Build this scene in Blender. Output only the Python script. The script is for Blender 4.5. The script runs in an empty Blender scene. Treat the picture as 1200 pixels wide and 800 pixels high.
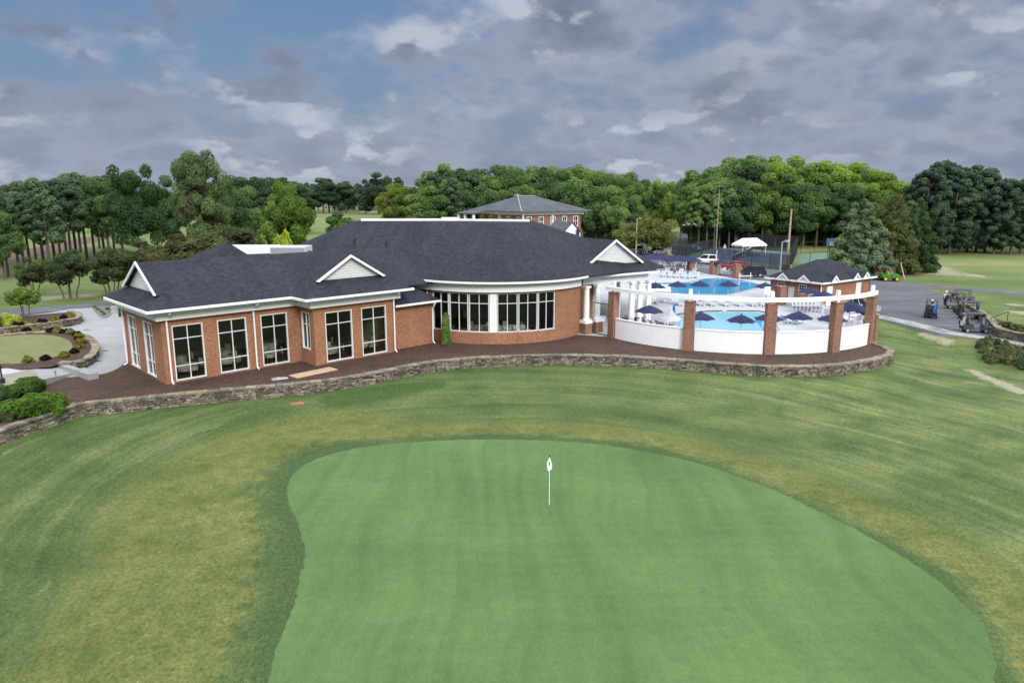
import bpy, math, random
import numpy as np
from mathutils import Vector, Matrix

R = random.Random(11)
rad = math.radians
sc = bpy.context.scene
COL = sc.collection

# ------------------------------------------------------------------ survey helpers
# photo pixel (1200x800) -> point on a level of known height / known distance
F = 830.0; PIT = math.atan(172 / 830.0); CH = 13.6
_c, _s = math.cos(PIT), math.sin(PIT)
def ray(x, y):
    a = (x - 600) / F; b = (400 - y) / F
    return (a, _c + b * _s, -_s + b * _c)
def G(x, y, z=1.0):
    d = ray(x, y); t = (z - CH) / d[2]
    return (d[0] * t, d[1] * t)
def AT(x, y, Y):
    d = ray(x, y); t = Y / d[1]
    return (d[0] * t, Y, CH + d[2] * t)

# ------------------------------------------------------------------ materials
def newmat(name):
    m = bpy.data.materials.new(name); m.use_nodes = True
    nt = m.node_tree; b = nt.nodes['Principled BSDF']
    return m, nt, b
def N(nt, typ, **kw):
    n = nt.nodes.new(typ)
    for k, v in kw.items():
        if k in ('operation', 'blend_type', 'data_type', 'attribute_name', 'noise_dimensions', 'feature', 'sky_type', 'interpolation_type', 'distance', 'voronoi_dimensions'):
            setattr(n, k, v)
        else:
            n.inputs[k.replace('_', ' ')].default_value = v
    return n
def L(nt, a, b): nt.links.new(a, b)
def ramp(nt, fac, stops):
    n = nt.nodes.new('ShaderNodeValToRGB')
    e = n.color_ramp.elements
    while len(e) < len(stops): e.new(0.5)
    for i, (p, c) in enumerate(stops):
        e[i].position = p; e[i].color = (*c, 1) if len(c) == 3 else c
    L(nt, fac, n.inputs[0]); return n.outputs[0]
def mixc(nt, fac, a, b, blend='MIX'):
    n = nt.nodes.new('ShaderNodeMix'); n.data_type = 'RGBA'; n.blend_type = blend
    for sock, val in ((n.inputs[0], fac), (n.inputs[6], a), (n.inputs[7], b)):
        if isinstance(val, bpy.types.NodeSocket): L(nt, val, sock)
        elif isinstance(val, (int, float)): sock.default_value = val
        else: sock.default_value = (*val, 1)
    return n.outputs[2]
def math_(nt, op, a, b=0.0, c=None, clamp=False):
    n = nt.nodes.new('ShaderNodeMath'); n.operation = op; n.use_clamp = clamp
    for i, val in enumerate((a, b, c)):
        if val is None: continue
        if isinstance(val, bpy.types.NodeSocket): L(nt, val, n.inputs[i])
        else: n.inputs[i].default_value = val
    return n.outputs[0]
def sstep(nt, x, a, b):
    n = nt.nodes.new('ShaderNodeMapRange'); n.interpolation_type = 'SMOOTHSTEP'
    L(nt, x, n.inputs[0]); n.inputs[1].default_value = a; n.inputs[2].default_value = b
    return n.outputs[0]
def noise(nt, vec, scale, detail=4, rough=0.55):
    n = nt.nodes.new('ShaderNodeTexNoise'); n.inputs['Scale'].default_value = scale
    n.inputs['Detail'].default_value = detail; n.inputs['Roughness'].default_value = rough
    if vec is not None: L(nt, vec, n.inputs['Vector'])
    return n.outputs['Fac']
def pos(nt):
    return nt.nodes.new('ShaderNodeNewGeometry').outputs['Position']
def scaled(nt, vec, s, rot=(0, 0, 0)):
    n = nt.nodes.new('ShaderNodeMapping'); n.inputs['Scale'].default_value = s
    n.inputs['Rotation'].default_value = rot
    L(nt, vec, n.inputs[0]); return n.outputs[0]
def attr(nt, name):
    n = nt.nodes.new('ShaderNodeAttribute'); n.attribute_name = name
    return n.outputs['Fac']
def bump(nt, b, h, strength=0.3, dist=0.02):
    n = nt.nodes.new('ShaderNodeBump'); n.inputs['Strength'].default_value = strength
    n.inputs['Distance'].default_value = dist
    L(nt, h, n.inputs['Height']); L(nt, n.outputs[0], b.inputs['Normal'])

def plain(name, col, rough=0.6, var=0.12, scale=1.5, metal=0.0, spec=0.4, fine=14.0):
    m, nt, b = newmat(name)
    p = pos(nt)
    f1 = noise(nt, p, scale, 5); f2 = noise(nt, p, fine, 3)
    f = math_(nt, 'ADD', math_(nt, 'MULTIPLY', f1, 0.6), math_(nt, 'MULTIPLY', f2, 0.4))
    lo = tuple(c * (1 - var) for c in col); hi = tuple(min(1, c * (1 + var)) for c in col)
    L(nt, ramp(nt, f, [(0.3, lo), (0.7, hi)]), b.inputs['Base Color'])
    b.inputs['Roughness'].default_value = rough; b.inputs['Metallic'].default_value = metal
    b.inputs['Specular IOR Level'].default_value = spec
    return m

M = {}
def mk_brick(name, c1, c2, mortar):
    m, nt, b = newmat(name)
    uv = nt.nodes.new('ShaderNodeTexCoord').outputs['UV']
    t = nt.nodes.new('ShaderNodeTexBrick'); L(nt, uv, t.inputs['Vector'])
    t.inputs['Color1'].default_value = (*c1, 1); t.inputs['Color2'].default_value = (*c2, 1)
    t.inputs['Mortar'].default_value = (*mortar, 1); t.inputs['Scale'].default_value = 1.0
    t.inputs['Brick Width'].default_value = 0.23; t.inputs['Row Height'].default_value = 0.077
    t.inputs['Mortar Size'].default_value = 0.008; t.inputs['Bias'].default_value = -0.1
    p = pos(nt)
    big = ramp(nt, noise(nt, p, 0.5, 4), [(0.3, (0.86, 0.86, 0.86)), (0.7, (1.1, 1.1, 1.1))])
    col = mixc(nt, 1.0, t.outputs['Color'], big, 'MULTIPLY')
    sp = ramp(nt, noise(nt, scaled(nt, uv, (4.0, 9.0, 1)), 1.0, 3, 0.7), [(0.3, (0.62, 0.60, 0.58)), (0.5, (1, 1, 1)), (0.7, (1.32, 1.32, 1.30))])
    col = mixc(nt, 1.0, col, sp, 'MULTIPLY')
    stain = math_(nt, 'MULTIPLY', sstep(nt, noise(nt, scaled(nt, p, (1.3, 1.3, 0.25)), 1.2, 5), 0.52, 0.75), 0.3)
    col = mixc(nt, stain, col, (0.16, 0.10, 0.07))
    L(nt, col, b.inputs['Base Color']); b.inputs['Roughness'].default_value = 0.85
    bump(nt, b, t.outputs['Fac'], -0.4, 0.01)
    return m
M['brick'] = mk_brick('brick', (0.385, 0.160, 0.072), (0.255, 0.098, 0.044), (0.30, 0.215, 0.155))
M['brick2'] = mk_brick('brick_pillar', (0.30, 0.125, 0.075), (0.15, 0.056, 0.034), (0.34, 0.27, 0.21))
M['brick3'] = mk_brick('brick_far', (0.31, 0.115, 0.078), (0.24, 0.08, 0.052), (0.30, 0.21, 0.17))

def mk_shingle(name, c1, c2, w=0.33, h=0.15):
    m, nt, b = newmat(name)
    uv = nt.nodes.new('ShaderNodeTexCoord').outputs['UV']
    t = nt.nodes.new('ShaderNodeTexBrick'); L(nt, uv, t.inputs['Vector'])
    t.inputs['Color1'].default_value = (*c1, 1); t.inputs['Color2'].default_value = (*c2, 1)
    t.inputs['Mortar'].default_value = (*[c * 0.5 for c in c1], 1); t.inputs['Scale'].default_value = 1.0
    t.inputs['Brick Width'].default_value = w; t.inputs['Row Height'].default_value = h
    t.inputs['Mortar Size'].default_value = 0.012; t.inputs['Bias'].default_value = 0.0
    t.inputs['Mortar Smooth'].default_value = 0.4
    p = pos(nt)
    big = ramp(nt, noise(nt, p, 0.35, 5), [(0.3, (0.85, 0.85, 0.87)), (0.7, (1.15, 1.14, 1.12))])
    sp = ramp(nt, noise(nt, scaled(nt, uv, (2.2, 5.5, 1)), 1.0, 4, 0.75), [(0.28, (0.58, 0.59, 0.60)), (0.5, (1, 1, 1)), (0.72, (1.48, 1.47, 1.45))])
    streak = ramp(nt, noise(nt, scaled(nt, uv, (0.9, 0.06, 1)), 1.0, 4), [(0.35, (0.9, 0.9, 0.92)), (0.68, (1.12, 1.12, 1.1))])
    col = mixc(nt, 1.0, t.outputs['Color'], big, 'MULTIPLY')
    col = mixc(nt, 1.0, col, sp, 'MULTIPLY'); col = mixc(nt, 1.0, col, streak, 'MULTIPLY')
    L(nt, col, b.inputs['Base Color']); b.inputs['Roughness'].default_value = 0.9; b.inputs['Specular IOR Level'].default_value = 0.12
    bump(nt, b, t.outputs['Fac'], -0.5, 0.015)
    return m
M['shingle'] = mk_shingle('charcoal_shingles', (0.040, 0.046, 0.058), (0.028, 0.032, 0.041))
M['shingle_old'] = mk_shingle('weathered_shingles', (0.115, 0.125, 0.145), (0.09, 0.10, 0.117))
M['white'] = plain('white_paint', (0.84, 0.85, 0.86), 0.45, 0.03, 0.8)
M['panelwhite'] = plain('white_panel', (0.84, 0.86, 0.88), 0.5, 0.05, 0.8)
M['louver'] = plain('gable_louver', (0.66, 0.67, 0.69), 0.6, 0.05)
M['mulch'] = None
M['frame'] = plain('window_frame', (0.74, 0.75, 0.76), 0.4, 0.04)
M['concrete'] = plain('concrete', (0.2975, 0.3077, 0.3162), 0.85, 0.14, 0.35, fine=3.0)
M['pavers'] = plain('tan_concrete', (0.2550, 0.2380, 0.1997), 0.85, 0.16, 0.5, fine=3.0)
M['deck'] = plain('pool_deck', (0.3956, 0.4128, 0.4429), 0.8, 0.16, 0.3, fine=2.0)
M['black'] = plain('black_metal', (0.02, 0.02, 0.022), 0.45, 0.1)
M['navy'] = plain('navy_canvas', (0.014, 0.017, 0.068), 0.8, 0.12, 2.0)
M['sling'] = plain('sling_fabric', (0.36, 0.40, 0.50), 0.8, 0.1, 4)
M['wood'] = plain('pole_wood', (0.42, 0.33, 0.23), 0.8, 0.15, 2)
M['board'] = plain('plywood', (0.50, 0.38, 0.24), 0.7, 0.15, 2)
M['galv'] = plain('grey_metal', (0.40, 0.42, 0.44), 0.4, 0.06, metal=0.3)
M['tyre'] = plain('rubber', (0.02, 0.02, 0.02), 0.8, 0.1)
M['interior'] = plain('interior_wall', (0.34, 0.34, 0.25), 0.8, 0.05)
M['carpet'] = plain('interior_floor', (0.10, 0.085, 0.065), 0.9, 0.15)
M['cloth'] = plain('table_cloth', (0.62, 0.62, 0.52), 0.8, 0.04)
M['chairwood'] = plain('chair_wood', (0.10, 0.06, 0.035), 0.5, 0.1)
M['red'] = plain('red_paint', (0.40, 0.02, 0.02), 0.35, 0.05)
M['green_paint'] = plain('green_paint', (0.04, 0.22, 0.03), 0.35, 0.05)
M['yellow'] = plain('yellow_paint', (0.62, 0.45, 0.02), 0.4, 0.05)
M['canopy'] = plain('tent_canvas', (0.80, 0.80, 0.77), 0.7, 0.03)
M['sailgrey'] = plain('grey_canvas', (0.42, 0.44, 0.48), 0.8, 0.06)
M['bark'] = plain('bark', (0.105, 0.092, 0.08), 0.9, 0.3, 1.5, fine=6)
M['bark_pale'] = plain('pale_bark', (0.26, 0.22, 0.17), 0.85, 0.25, 1.5, fine=6)
M['straw'] = plain('pine_straw', (0.115, 0.078, 0.055), 0.95, 0.4, 0.4, fine=2)
M['skin'] = plain('skin', (0.52, 0.31, 0.22), 0.6, 0.04)
M['khaki'] = plain('khaki_cloth', (0.16, 0.17, 0.22), 0.85, 0.08)
M['shirt'] = plain('white_cloth', (0.74, 0.75, 0.76), 0.85, 0.04)
M['cowl'] = plain('pale_cart_paint', (0.22, 0.235, 0.235), 0.3, 0.03)
M['graypaint'] = plain('grey_cart_paint', (0.055, 0.064, 0.080), 0.3, 0.03)
M['cartseat'] = plain('cart_seat', (0.14, 0.13, 0.12), 0.6, 0.06)
M['blue'] = plain('blue_nylon', (0.02, 0.09, 0.45), 0.6, 0.08)
M['court'] = plain('court_green', (0.10, 0.19, 0.14), 0.85, 0.08, 0.3)
M['courtblue'] = plain('court_blue', (0.06, 0.10, 0.18), 0.85, 0.08, 0.3)
M['rim'] = plain('alloy', (0.50, 0.50, 0.52), 0.3, 0.04, metal=0.5)
M['lampred'] = plain('tail_lamp', (0.40, 0.02, 0.02), 0.2, 0.05)
M['lampclear'] = plain('head_lamp', (0.75, 0.76, 0.78), 0.15, 0.03)
M['paver_grey'] = plain('grey_pavers', (0.40, 0.41, 0.44), 0.85, 0.15, 1.2, fine=5)

def mk_car(name, col):
    m = plain(name, col, 0.22, 0.03, 0.4); m.node_tree.nodes['Principled BSDF'].inputs['Coat Weight'].default_value = 0.5
    return m
M['carwhite'] = mk_car('white_car_paint', (0.75, 0.76, 0.77)); M['carblack'] = mk_car('black_car_paint', (0.02, 0.022, 0.03))
M['carred'] = mk_car('red_car_paint', (0.40, 0.02, 0.03)); M['carsilver'] = mk_car('silver_car_paint', (0.40, 0.43, 0.46))
M['carblue'] = mk_car('blue_car_paint', (0.10, 0.28, 0.55))

def mk_mulch():
    m, nt, b = newmat('mulch')
    p = pos(nt)
    f = noise(nt, p, 3.0, 8, 0.85); g = noise(nt, p, 0.45, 5, 0.65)
    c = ramp(nt, f, [(0.30, (0.013, 0.007, 0.005)), (0.48, (0.050, 0.027, 0.018)), (0.70, (0.130, 0.074, 0.050))])
    c = mixc(nt, 1.0, c, ramp(nt, g, [(0.3, (0.65, 0.66, 0.68)), (0.7, (1.35, 1.28, 1.2))]), 'MULTIPLY')
    fl = sstep(nt, noise(nt, p, 16.0, 2), 0.70, 0.74)
    c = mixc(nt, fl, c, (0.15, 0.10, 0.075))
    L(nt, c, b.inputs['Base Color']); b.inputs['Roughness'].default_value = 0.95
    bump(nt, b, f, 0.8, 0.06)
    return m
M['mulch'] = mk_mulch()

def mk_stone():
    m, nt, b = newmat('fieldstone')
    r = attr(nt, 'rnd'); p = pos(nt)
    c = ramp(nt, r, [(0.0, (0.070, 0.060, 0.047)), (0.25, (0.18, 0.155, 0.115)), (0.5, (0.32, 0.27, 0.19)), (0.7, (0.17, 0.16, 0.145)), (0.9, (0.30, 0.27, 0.215)), (1.0, (0.42, 0.38, 0.30))])
    f = noise(nt, p, 7.0, 5, 0.65)
    c = mixc(nt, 1.0, c, ramp(nt, f, [(0.25, (0.5, 0.5, 0.5)), (0.75, (1.3, 1.28, 1.22))]), 'MULTIPLY')
    d = sstep(nt, noise(nt, scaled(nt, p, (1, 1, 0.35)), 1.1, 6, 0.65), 0.46, 0.62)
    c = mixc(nt, math_(nt, 'MULTIPLY', d, 0.6), c, (0.065, 0.058, 0.048))
    L(nt, c, b.inputs['Base Color']); b.inputs['Roughness'].default_value = 0.9
    bump(nt, b, f, 0.6, 0.05)
    return m
M['stone'] = mk_stone()
M['mortar'] = plain('dark_joint', (0.07, 0.06, 0.05), 0.95, 0.2)

def mk_asphalt():
    m, nt, b = newmat('asphalt')
    p = pos(nt)
    c = ramp(nt, noise(nt, p, 0.12, 5), [(0.3, (0.062, 0.068, 0.082)), (0.7, (0.098, 0.105, 0.122))])
    st = sstep(nt, noise(nt, scaled(nt, p, (0.12, 0.5, 1), (0, 0, 0.5)), 1.0, 7, 0.7), 0.50, 0.66)
    c = mixc(nt, math_(nt, 'MULTIPLY', st, 0.65), c, (0.22, 0.22, 0.22))
    L(nt, c, b.inputs['Base Color']); b.inputs['Roughness'].default_value = 0.85
    return m
M['asphalt'] = mk_asphalt()
def mk_apron():
    m, nt, b = newmat('worn_apron')
    p = pos(nt)
    f = sstep(nt, noise(nt, p, 0.6, 8, 0.8), 0.36, 0.62)
    c = mixc(nt, f, (0.11, 0.115, 0.125), (0.36, 0.355, 0.335))
    L(nt, c, b.inputs['Base Color']); b.inputs['Roughness'].default_value = 0.9
    return m
M['apron'] = mk_apron()
def mk_glass():
    m, nt, b = newmat('window_glass')
    out = nt.nodes['Material Output']; nt.nodes.remove(b)
    tr = nt.nodes.new('ShaderNodeBsdfTransparent'); tr.inputs[0].default_value = (0.78, 0.80, 0.77, 1)
    gl = nt.nodes.new('ShaderNodeBsdfGlossy'); gl.inputs['Roughness'].default_value = 0.03
    gl.inputs[0].default_value = (0.85, 0.9, 0.9, 1)
    fr = nt.nodes.new('ShaderNodeFresnel'); fr.inputs[0].default_value = 1.5
    mx = nt.nodes.new('ShaderNodeMixShader'); L(nt, fr.outputs[0], mx.inputs[0])
    L(nt, tr.outputs[0], mx.inputs[1]); L(nt, gl.outputs[0], mx.inputs[2]); L(nt, mx.outputs[0], out.inputs[0])
    return m
M['glass'] = mk_glass()
m, nt, b = newmat('dark_glass'); b.inputs['Base Color'].default_value = (0.015, 0.018, 0.022, 1); b.inputs['Roughness'].default_value = 0.06
M['darkglass'] = m
def mk_water(name, c1, c2, tile):
    m, nt, b = newmat(name)
    p = pos(nt)
    c = ramp(nt, noise(nt, p, 0.25, 4), [(0.3, c1), (0.7, c2)])
    L(nt, c, b.inputs['Base Color']); b.inputs['Roughness'].default_value = 0.07
    bump(nt, b, noise(nt, p, 2.2, 3), 0.12, 0.05)
    return m
M['water_pale'] = mk_water('shallow_pool_water', (0.20, 0.47, 0.65), (0.27, 0.55, 0.70), 1)
M['water_blue'] = mk_water('deep_pool_water', (0.035, 0.26, 0.55), (0.07, 0.36, 0.63), 1)
def mk_screen():
    m, nt, b = newmat('windscreen_mesh')
    out = nt.nodes['Material Output']
    b.inputs['Base Color'].default_value = (0.030, 0.034, 0.040, 1); b.inputs['Roughness'].default_value = 0.9
    tr = nt.nodes.new('ShaderNodeBsdfTransparent')
    mx = nt.nodes.new('ShaderNodeMixShader')
    f = noise(nt, pos(nt), 0.6, 4)
    L(nt, ramp(nt, f, [(0.3, (0.80,) * 3), (0.7, (0.66,) * 3)]), mx.inputs[0])
    L(nt, tr.outputs[0], mx.inputs[1]); L(nt, b.outputs[0], mx.inputs[2]); L(nt, mx.outputs[0], out.inputs[0])
    return m
M['screen'] = mk_screen()

def mk_leaf(name, col, var=0.42, warm=(1.08, 1.06, 0.85), trans=0.5):
    """foliage: the object's own colour times a per-leaf / per-clump variation"""
    m, nt, b = newmat(name)
    out = nt.nodes['Material Output']; nt.nodes.remove(b)
    r = attr(nt, 'rnd')
    oi = nt.nodes.new('ShaderNodeObjectInfo')
    base = mixc(nt, 1.0, oi.outputs['Color'], col, 'MULTIPLY')
    f = ramp(nt, r, [(0.0, (1 - var,) * 3), (0.55, (1.0, 1.0, 1.0)), (1.0, tuple((1 + var) * w for w in warm))])
    c = mixc(nt, 1.0, base, f, 'MULTIPLY')
    d = nt.nodes.new('ShaderNodeBsdfDiffuse'); t = nt.nodes.new('ShaderNodeBsdfTranslucent')
    L(nt, c, d.inputs[0]); L(nt, mixc(nt, 1.0, c, (1.2, 1.25, 0.6), 'MULTIPLY'), t.inputs[0])
    mx = nt.nodes.new('ShaderNodeMixShader'); mx.inputs[0].default_value = trans
    L(nt, d.outputs[0], mx.inputs[1]); L(nt, t.outputs[0], mx.inputs[2]); L(nt, mx.outputs[0], out.inputs[0])
    return m
M['leaf'] = mk_leaf('leaves', (1.85, 1.80, 1.80), 0.42)
M['needle'] = mk_leaf('needles', (2.6, 2.55, 2.55), 0.42, (1.1, 1.05, 0.85), 0.45)
M['limb_in'] = M['bark']

# ------------------------------------------------------------------ mesh builder
class MB:
    def __init__(s): s.v = []; s.f = []; s.m = []; s.r = []
    def poly(s, pts, mi=0, r=0.5):
        i = len(s.v); s.v.extend([tuple(p) for p in pts]); s.f.append(tuple(range(i, i + len(pts)))); s.m.append(mi); s.r.append(r)
    def add(s, vs, fs, mi=0, r=0.5):
        i = len(s.v); s.v.extend([tuple(p) for p in vs])
        for f in fs: s.f.append(tuple(i + k for k in f)); s.m.append(mi); s.r.append(r)
    def box(s, cx, cy, z0, sx, sy, h, rz=0.0, mi=0, r=0.5, jit=0.0, top=1.0):
        ca, sa = math.cos(rz), math.sin(rz); vs = []
        for k, z in enumerate((z0, z0 + h)):
            q = top if k else 1.0
            for dx, dy in ((-1, -1), (1, -1), (1, 1), (-1, 1)):
                x = dx * sx / 2 * q; y = dy * sy / 2 * q
                j = (R.uniform(-jit, jit), R.uniform(-jit, jit), R.uniform(-jit, jit)) if jit else (0, 0, 0)
                vs.append((cx + x * ca - y * sa + j[0], cy + x * sa + y * ca + j[1], z + j[2]))
        s.add(vs, [(3, 2, 1, 0), (4, 5, 6, 7), (0, 1, 5, 4), (1, 2, 6, 5), (2, 3, 7, 6), (3, 0, 4, 7)], mi, r)
    def seg(s, p, q, z0, z1, th, side=0.0, mi=0, r=0.5):
        """vertical slab from p to q (2D); side shifts it to the left of p->q"""
        d = Vector((q[0] - p[0], q[1] - p[1])); n = Vector((-d.y, d.x)).normalized()
        a = (side - th / 2); b_ = (side + th / 2)
        pts = [(p[0] + n.x * a, p[1] + n.y * a), (q[0] + n.x * a, q[1] + n.y * a), (q[0] + n.x * b_, q[1] + n.y * b_), (p[0] + n.x * b_, p[1] + n.y * b_)]
        s.prism(pts, z0, z1, mi, r)
    def prism(s, pts, z0, z1, mi=0, r=0.5):
        n = len(pts)
        vs = [(x, y, z0) for x, y in pts] + [(x, y, z1) for x, y in pts]
        s.add(vs, [tuple(reversed(range(n))), tuple(range(n, 2 * n))] + [(i, (i + 1) % n, n + (i + 1) % n, n + i) for i in range(n)], mi, r)
    def tube(s, path, radii, n=8, mi=0, r=0.5, cap=True):
        path = [Vector(p) for p in path]
        if not isinstance(radii, (list, tuple)): radii = [radii] * len(path)
        vs = []; prev = None
        for i, p in enumerate(path):
            d = (path[min(i + 1, len(path) - 1)] - path[max(i - 1, 0)])
            d = d.normalized() if d.length > 1e-9 else Vector((0, 0, 1))
            ref = prev if prev is not None else (Vector((1, 0, 0)) if abs(d.x) < 0.9 else Vector((0, 1, 0)))
            a = (ref - d * ref.dot(d)).normalized(); bb = d.cross(a); prev = a
            for k in range(n):
                t = 2 * math.pi * k / n; vs.append(p + (a * math.cos(t) + bb * math.sin(t)) * radii[i])
        fs = []
        for i in range(len(path) - 1):
            for k in range(n): fs.append((i * n + k, i * n + (k + 1) % n, (i + 1) * n + (k + 1) % n, (i + 1) * n + k))
        if cap: fs.append(tuple(reversed(range(n)))); fs.append(tuple((len(path) - 1) * n + k for k in range(n)))
        s.add(vs, fs, mi, r)
    def lathe(s, prof, cx=0, cy=0, n=16, mi=0, r=0.5):
        vs = []
        for rr, z in prof:
            for k in range(n):
                t = 2 * math.pi * k / n; vs.append((cx + rr * math.cos(t), cy + rr * math.sin(t), z))
        fs = [(i * n + k, i * n + (k + 1) % n, (i + 1) * n + (k + 1) % n, (i + 1) * n + k) for i in range(len(prof) - 1) for k in range(n)]
        fs.append(tuple(reversed(range(n)))); fs.append(tuple((len(prof) - 1) * n + k for k in range(n)))
        s.add(vs, fs, mi, r)
    def build(s, name, mat, parent=None, world=False, smooth=False, loc=None, rz=0.0):
        me = bpy.data.meshes.new(name)
        vs = s.v
        if world and parent is not None:
            inv = pmat(parent).inverted(); vs = [tuple(inv @ Vector(v)) for v in vs]
        me.from_pydata(vs, [], s.f)
        mats = mat if isinstance(mat, (list, tuple)) else [mat]
        for mm in mats: me.materials.append(mm)
        if len(mats) > 1: me.polygons.foreach_set('material_index', s.m)
        if s.r and any(x != 0.5 for x in s.r):
            a = me.attributes.new('rnd', 'FLOAT', 'FACE'); a.data.foreach_set('value', s.r)
        uvl = me.uv_layers.new(name='UVMap'); co = me.vertices
        uv = np.zeros(len(me.loops) * 2)
        for p in me.polygons:
            n = p.normal
            if abs(n.z) > 0.995: t = Vector((1, 0, 0)); bb = Vector((0, 1, 0))
            else:
                t = Vector((-n.y, n.x, 0)).normalized(); bb = n.cross(t)
            for li in p.loop_indices:
                q = co[me.loops[li].vertex_index].co
                uv[2 * li] = q.dot(t); uv[2 * li + 1] = q.dot(bb)
        uvl.data.foreach_set('uv', uv)
        if smooth: me.polygons.foreach_set('use_smooth', [True] * len(me.polygons))
        me.update()
        o = bpy.data.objects.new(name, me); COL.objects.link(o)
        if parent is not None: o.parent = parent
        if loc is not None: o.location = loc
        if rz: o.rotation_euler.z = rz
        return o
def build_split(mb, name, mat, parent=None, **kw):
    """one object for each separate piece of the builder"""
    n = len(mb.v); par = list(range(n))
    def fd(a):
        while par[a] != a: par[a] = par[par[a]]; a = par[a]
        return a
    for f in mb.f:
        for k in f[1:]:
            a, b_ = fd(f[0]), fd(k)
            if a != b_: par[a] = b_
    comp = {}
    for i in range(n): comp.setdefault(fd(i), []).append(i)
    V = np.array(mb.v); keys = list(comp); bb = [(V[comp[k]].min(0), V[comp[k]].max(0)) for k in keys]
    for i in range(len(keys)):
        for j in range(i):
            if (bb[i][0] <= bb[j][1] + .03).all() and (bb[j][0] <= bb[i][1] + .03).all():
                a, b_ = fd(keys[i]), fd(keys[j])
                if a != b_: par[a] = b_
    groups = {}
    for fi, f in enumerate(mb.f): groups.setdefault(fd(f[0]), []).append(fi)
    out = []
    for g_ in groups.values():
        q = MB()
        for fi in g_: q.poly([mb.v[k] for k in mb.f[fi]], mb.m[fi], mb.r[fi])
        mp = {}; vs = []; fs = []
        for fi in g_:
            t = []
            for k in mb.f[fi]:
                if k not in mp: mp[k] = len(vs); vs.append(mb.v[k])
                t.append(mp[k])
            fs.append(tuple(t))
        q = MB(); q.v = vs; q.f = fs; q.m = [mb.m[fi] for fi in g_]; q.r = [mb.r[fi] for fi in g_]
        out.append(q.build(name, mat, parent, **kw))
    return out
PM = {}
def pmat(o):
    return Matrix.Translation(o.location) @ Matrix.Rotation(o.rotation_euler.z, 4, 'Z')
def tag(o, label, cat, group=None):
    o['label'] = label; o['category'] = cat
    if group: o['group'] = group
    return o
def thing(name, label, cat, loc=(0, 0, 0), rz=0.0, group=None):
    o = bpy.data.objects.new(name, None); COL.objects.link(o)
    o.location = loc; o.rotation_euler = (0, 0, rz); o.empty_display_size = 0.3
    return tag(o, label, cat, group)
def struct(o): o['kind'] = 'structure'; return o
def stuff(o): o['kind'] = 'stuff'; return o
def dup(src, loc, rz=0.0, label=None, group=None, scale=None):
    def cp(o, par):
        c = o.copy(); COL.objects.link(c); c.parent = par
        for ch in o.children: cp(ch, c)
        return c
    c = cp(src, None); c.location = loc; c.rotation_euler = (0, 0, rz)
    if label: c['label'] = label
    if group: c['group'] = group
    if scale is not None: c.scale = scale if isinstance(scale, (tuple, list)) else (scale,) * 3
    return c
def sheet(name, pts, z, mat, kind='structure', thick=None):
    mb = MB()
    if thick: mb.prism(pts, z - thick, z)
    else: mb.poly([(x, y, z) for x, y in pts])
    o = mb.build(name, mat)
    o['kind'] = kind
    return o
def smooth_poly(pts, it=2, closed=True):
    for _ in range(it):
        q = []; n = len(pts)
        for i in range(n if closed else n - 1):
            a = pts[i]; b_ = pts[(i + 1) % n]
            q.append((a[0] * .75 + b_[0] * .25, a[1] * .75 + b_[1] * .25)); q.append((a[0] * .25 + b_[0] * .75, a[1] * .25 + b_[1] * .75))
        if not closed: q = [pts[0]] + q + [pts[-1]]
        pts = q
    return pts
def area2(p): return sum(p[i][0] * p[(i + 1) % len(p)][1] - p[(i + 1) % len(p)][0] * p[i][1] for i in range(len(p)))
def ccw(p): return list(p) if area2(p) > 0 else list(reversed(p))
def offset_path(path, d):
    """open 2D path moved d to its left, mitred"""
    out = []
    for i, p in enumerate(path):
        ns = []
        for a, b_ in ((i - 1, i), (i, i + 1)):
            if a < 0 or b_ >= len(path): continue
            v = Vector((path[b_][0] - path[a][0], path[b_][1] - path[a][1])).normalized(); ns.append(Vector((-v.y, v.x)))
        n = ns[0] if len(ns) == 1 else (ns[0] + ns[1]) / max(0.25, 1 + ns[0].dot(ns[1]))
        out.append((p[0] + n.x * d, p[1] + n.y * d))
    return out
def strip(mb, path, d0, d1, z0, z1, mi=0):
    a = offset_path(path, d0); b_ = offset_path(path, d1)
    for i in range(len(path) - 1):
        q = [a[i], a[i + 1], b_[i + 1], b_[i]]
        vs = [(x, y, z0) for x, y in q] + [(x, y, z1) for x, y in q]
        fs = [(0, 1, 2, 3), (4, 5, 6, 7), (0, 1, 5, 4), (2, 3, 7, 6)]
        if i == 0: fs.append((3, 0, 4, 7))
        if i == len(path) - 2: fs.append((1, 2, 6, 5))
        mb.add(vs, fs, mi)

# ------------------------------------------------------------------ terrain
WALLPX = [(0, 502), (45, 487), (90, 472), (129, 468.5), (200, 461), (300, 452.5), (380, 445), (430, 437), (465, 430), (501, 423.5), (550, 418.5), (600, 416), (655, 414.7), (720, 416), (790, 420), (860, 425.5), (900, 428), (955, 428), (989, 425.5), (1020, 420.5), (1040, 415)]
WALL = [(-29.6, 30.0), (-28.6, 34.0)] + [G(x, y, 1.1) for x, y in WALLPX] + [(31.2, 56.9), (31.35, 58.3), (31.1, 60.2)]
_wx = np.array([-400, -40, -30.2] + [p[0] for p in WALL[:-3]] + [31.0]); _wy = np.array([-60, -20, 20] + [p[1] for p in WALL[:-3]] + [56.4])
KERB = [G(x, y, .95) for x, y in [(1022, 369), (1040, 373), (1067, 379), (1112, 390), (1169, 398.5), (1215, 405), (1300, 416)]]
GREENPX = [(310, 800), (350, 690), (358, 650), (352, 620), (338, 590), (335, 570), (350, 545), (400, 527), (480, 517), (560, 514.5), (640, 515), (720, 522), (800, 537), (880, 562), (960, 598), (1040, 640), (1100, 680), (1150, 725), (1165, 760), (1166, 800)]
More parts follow.
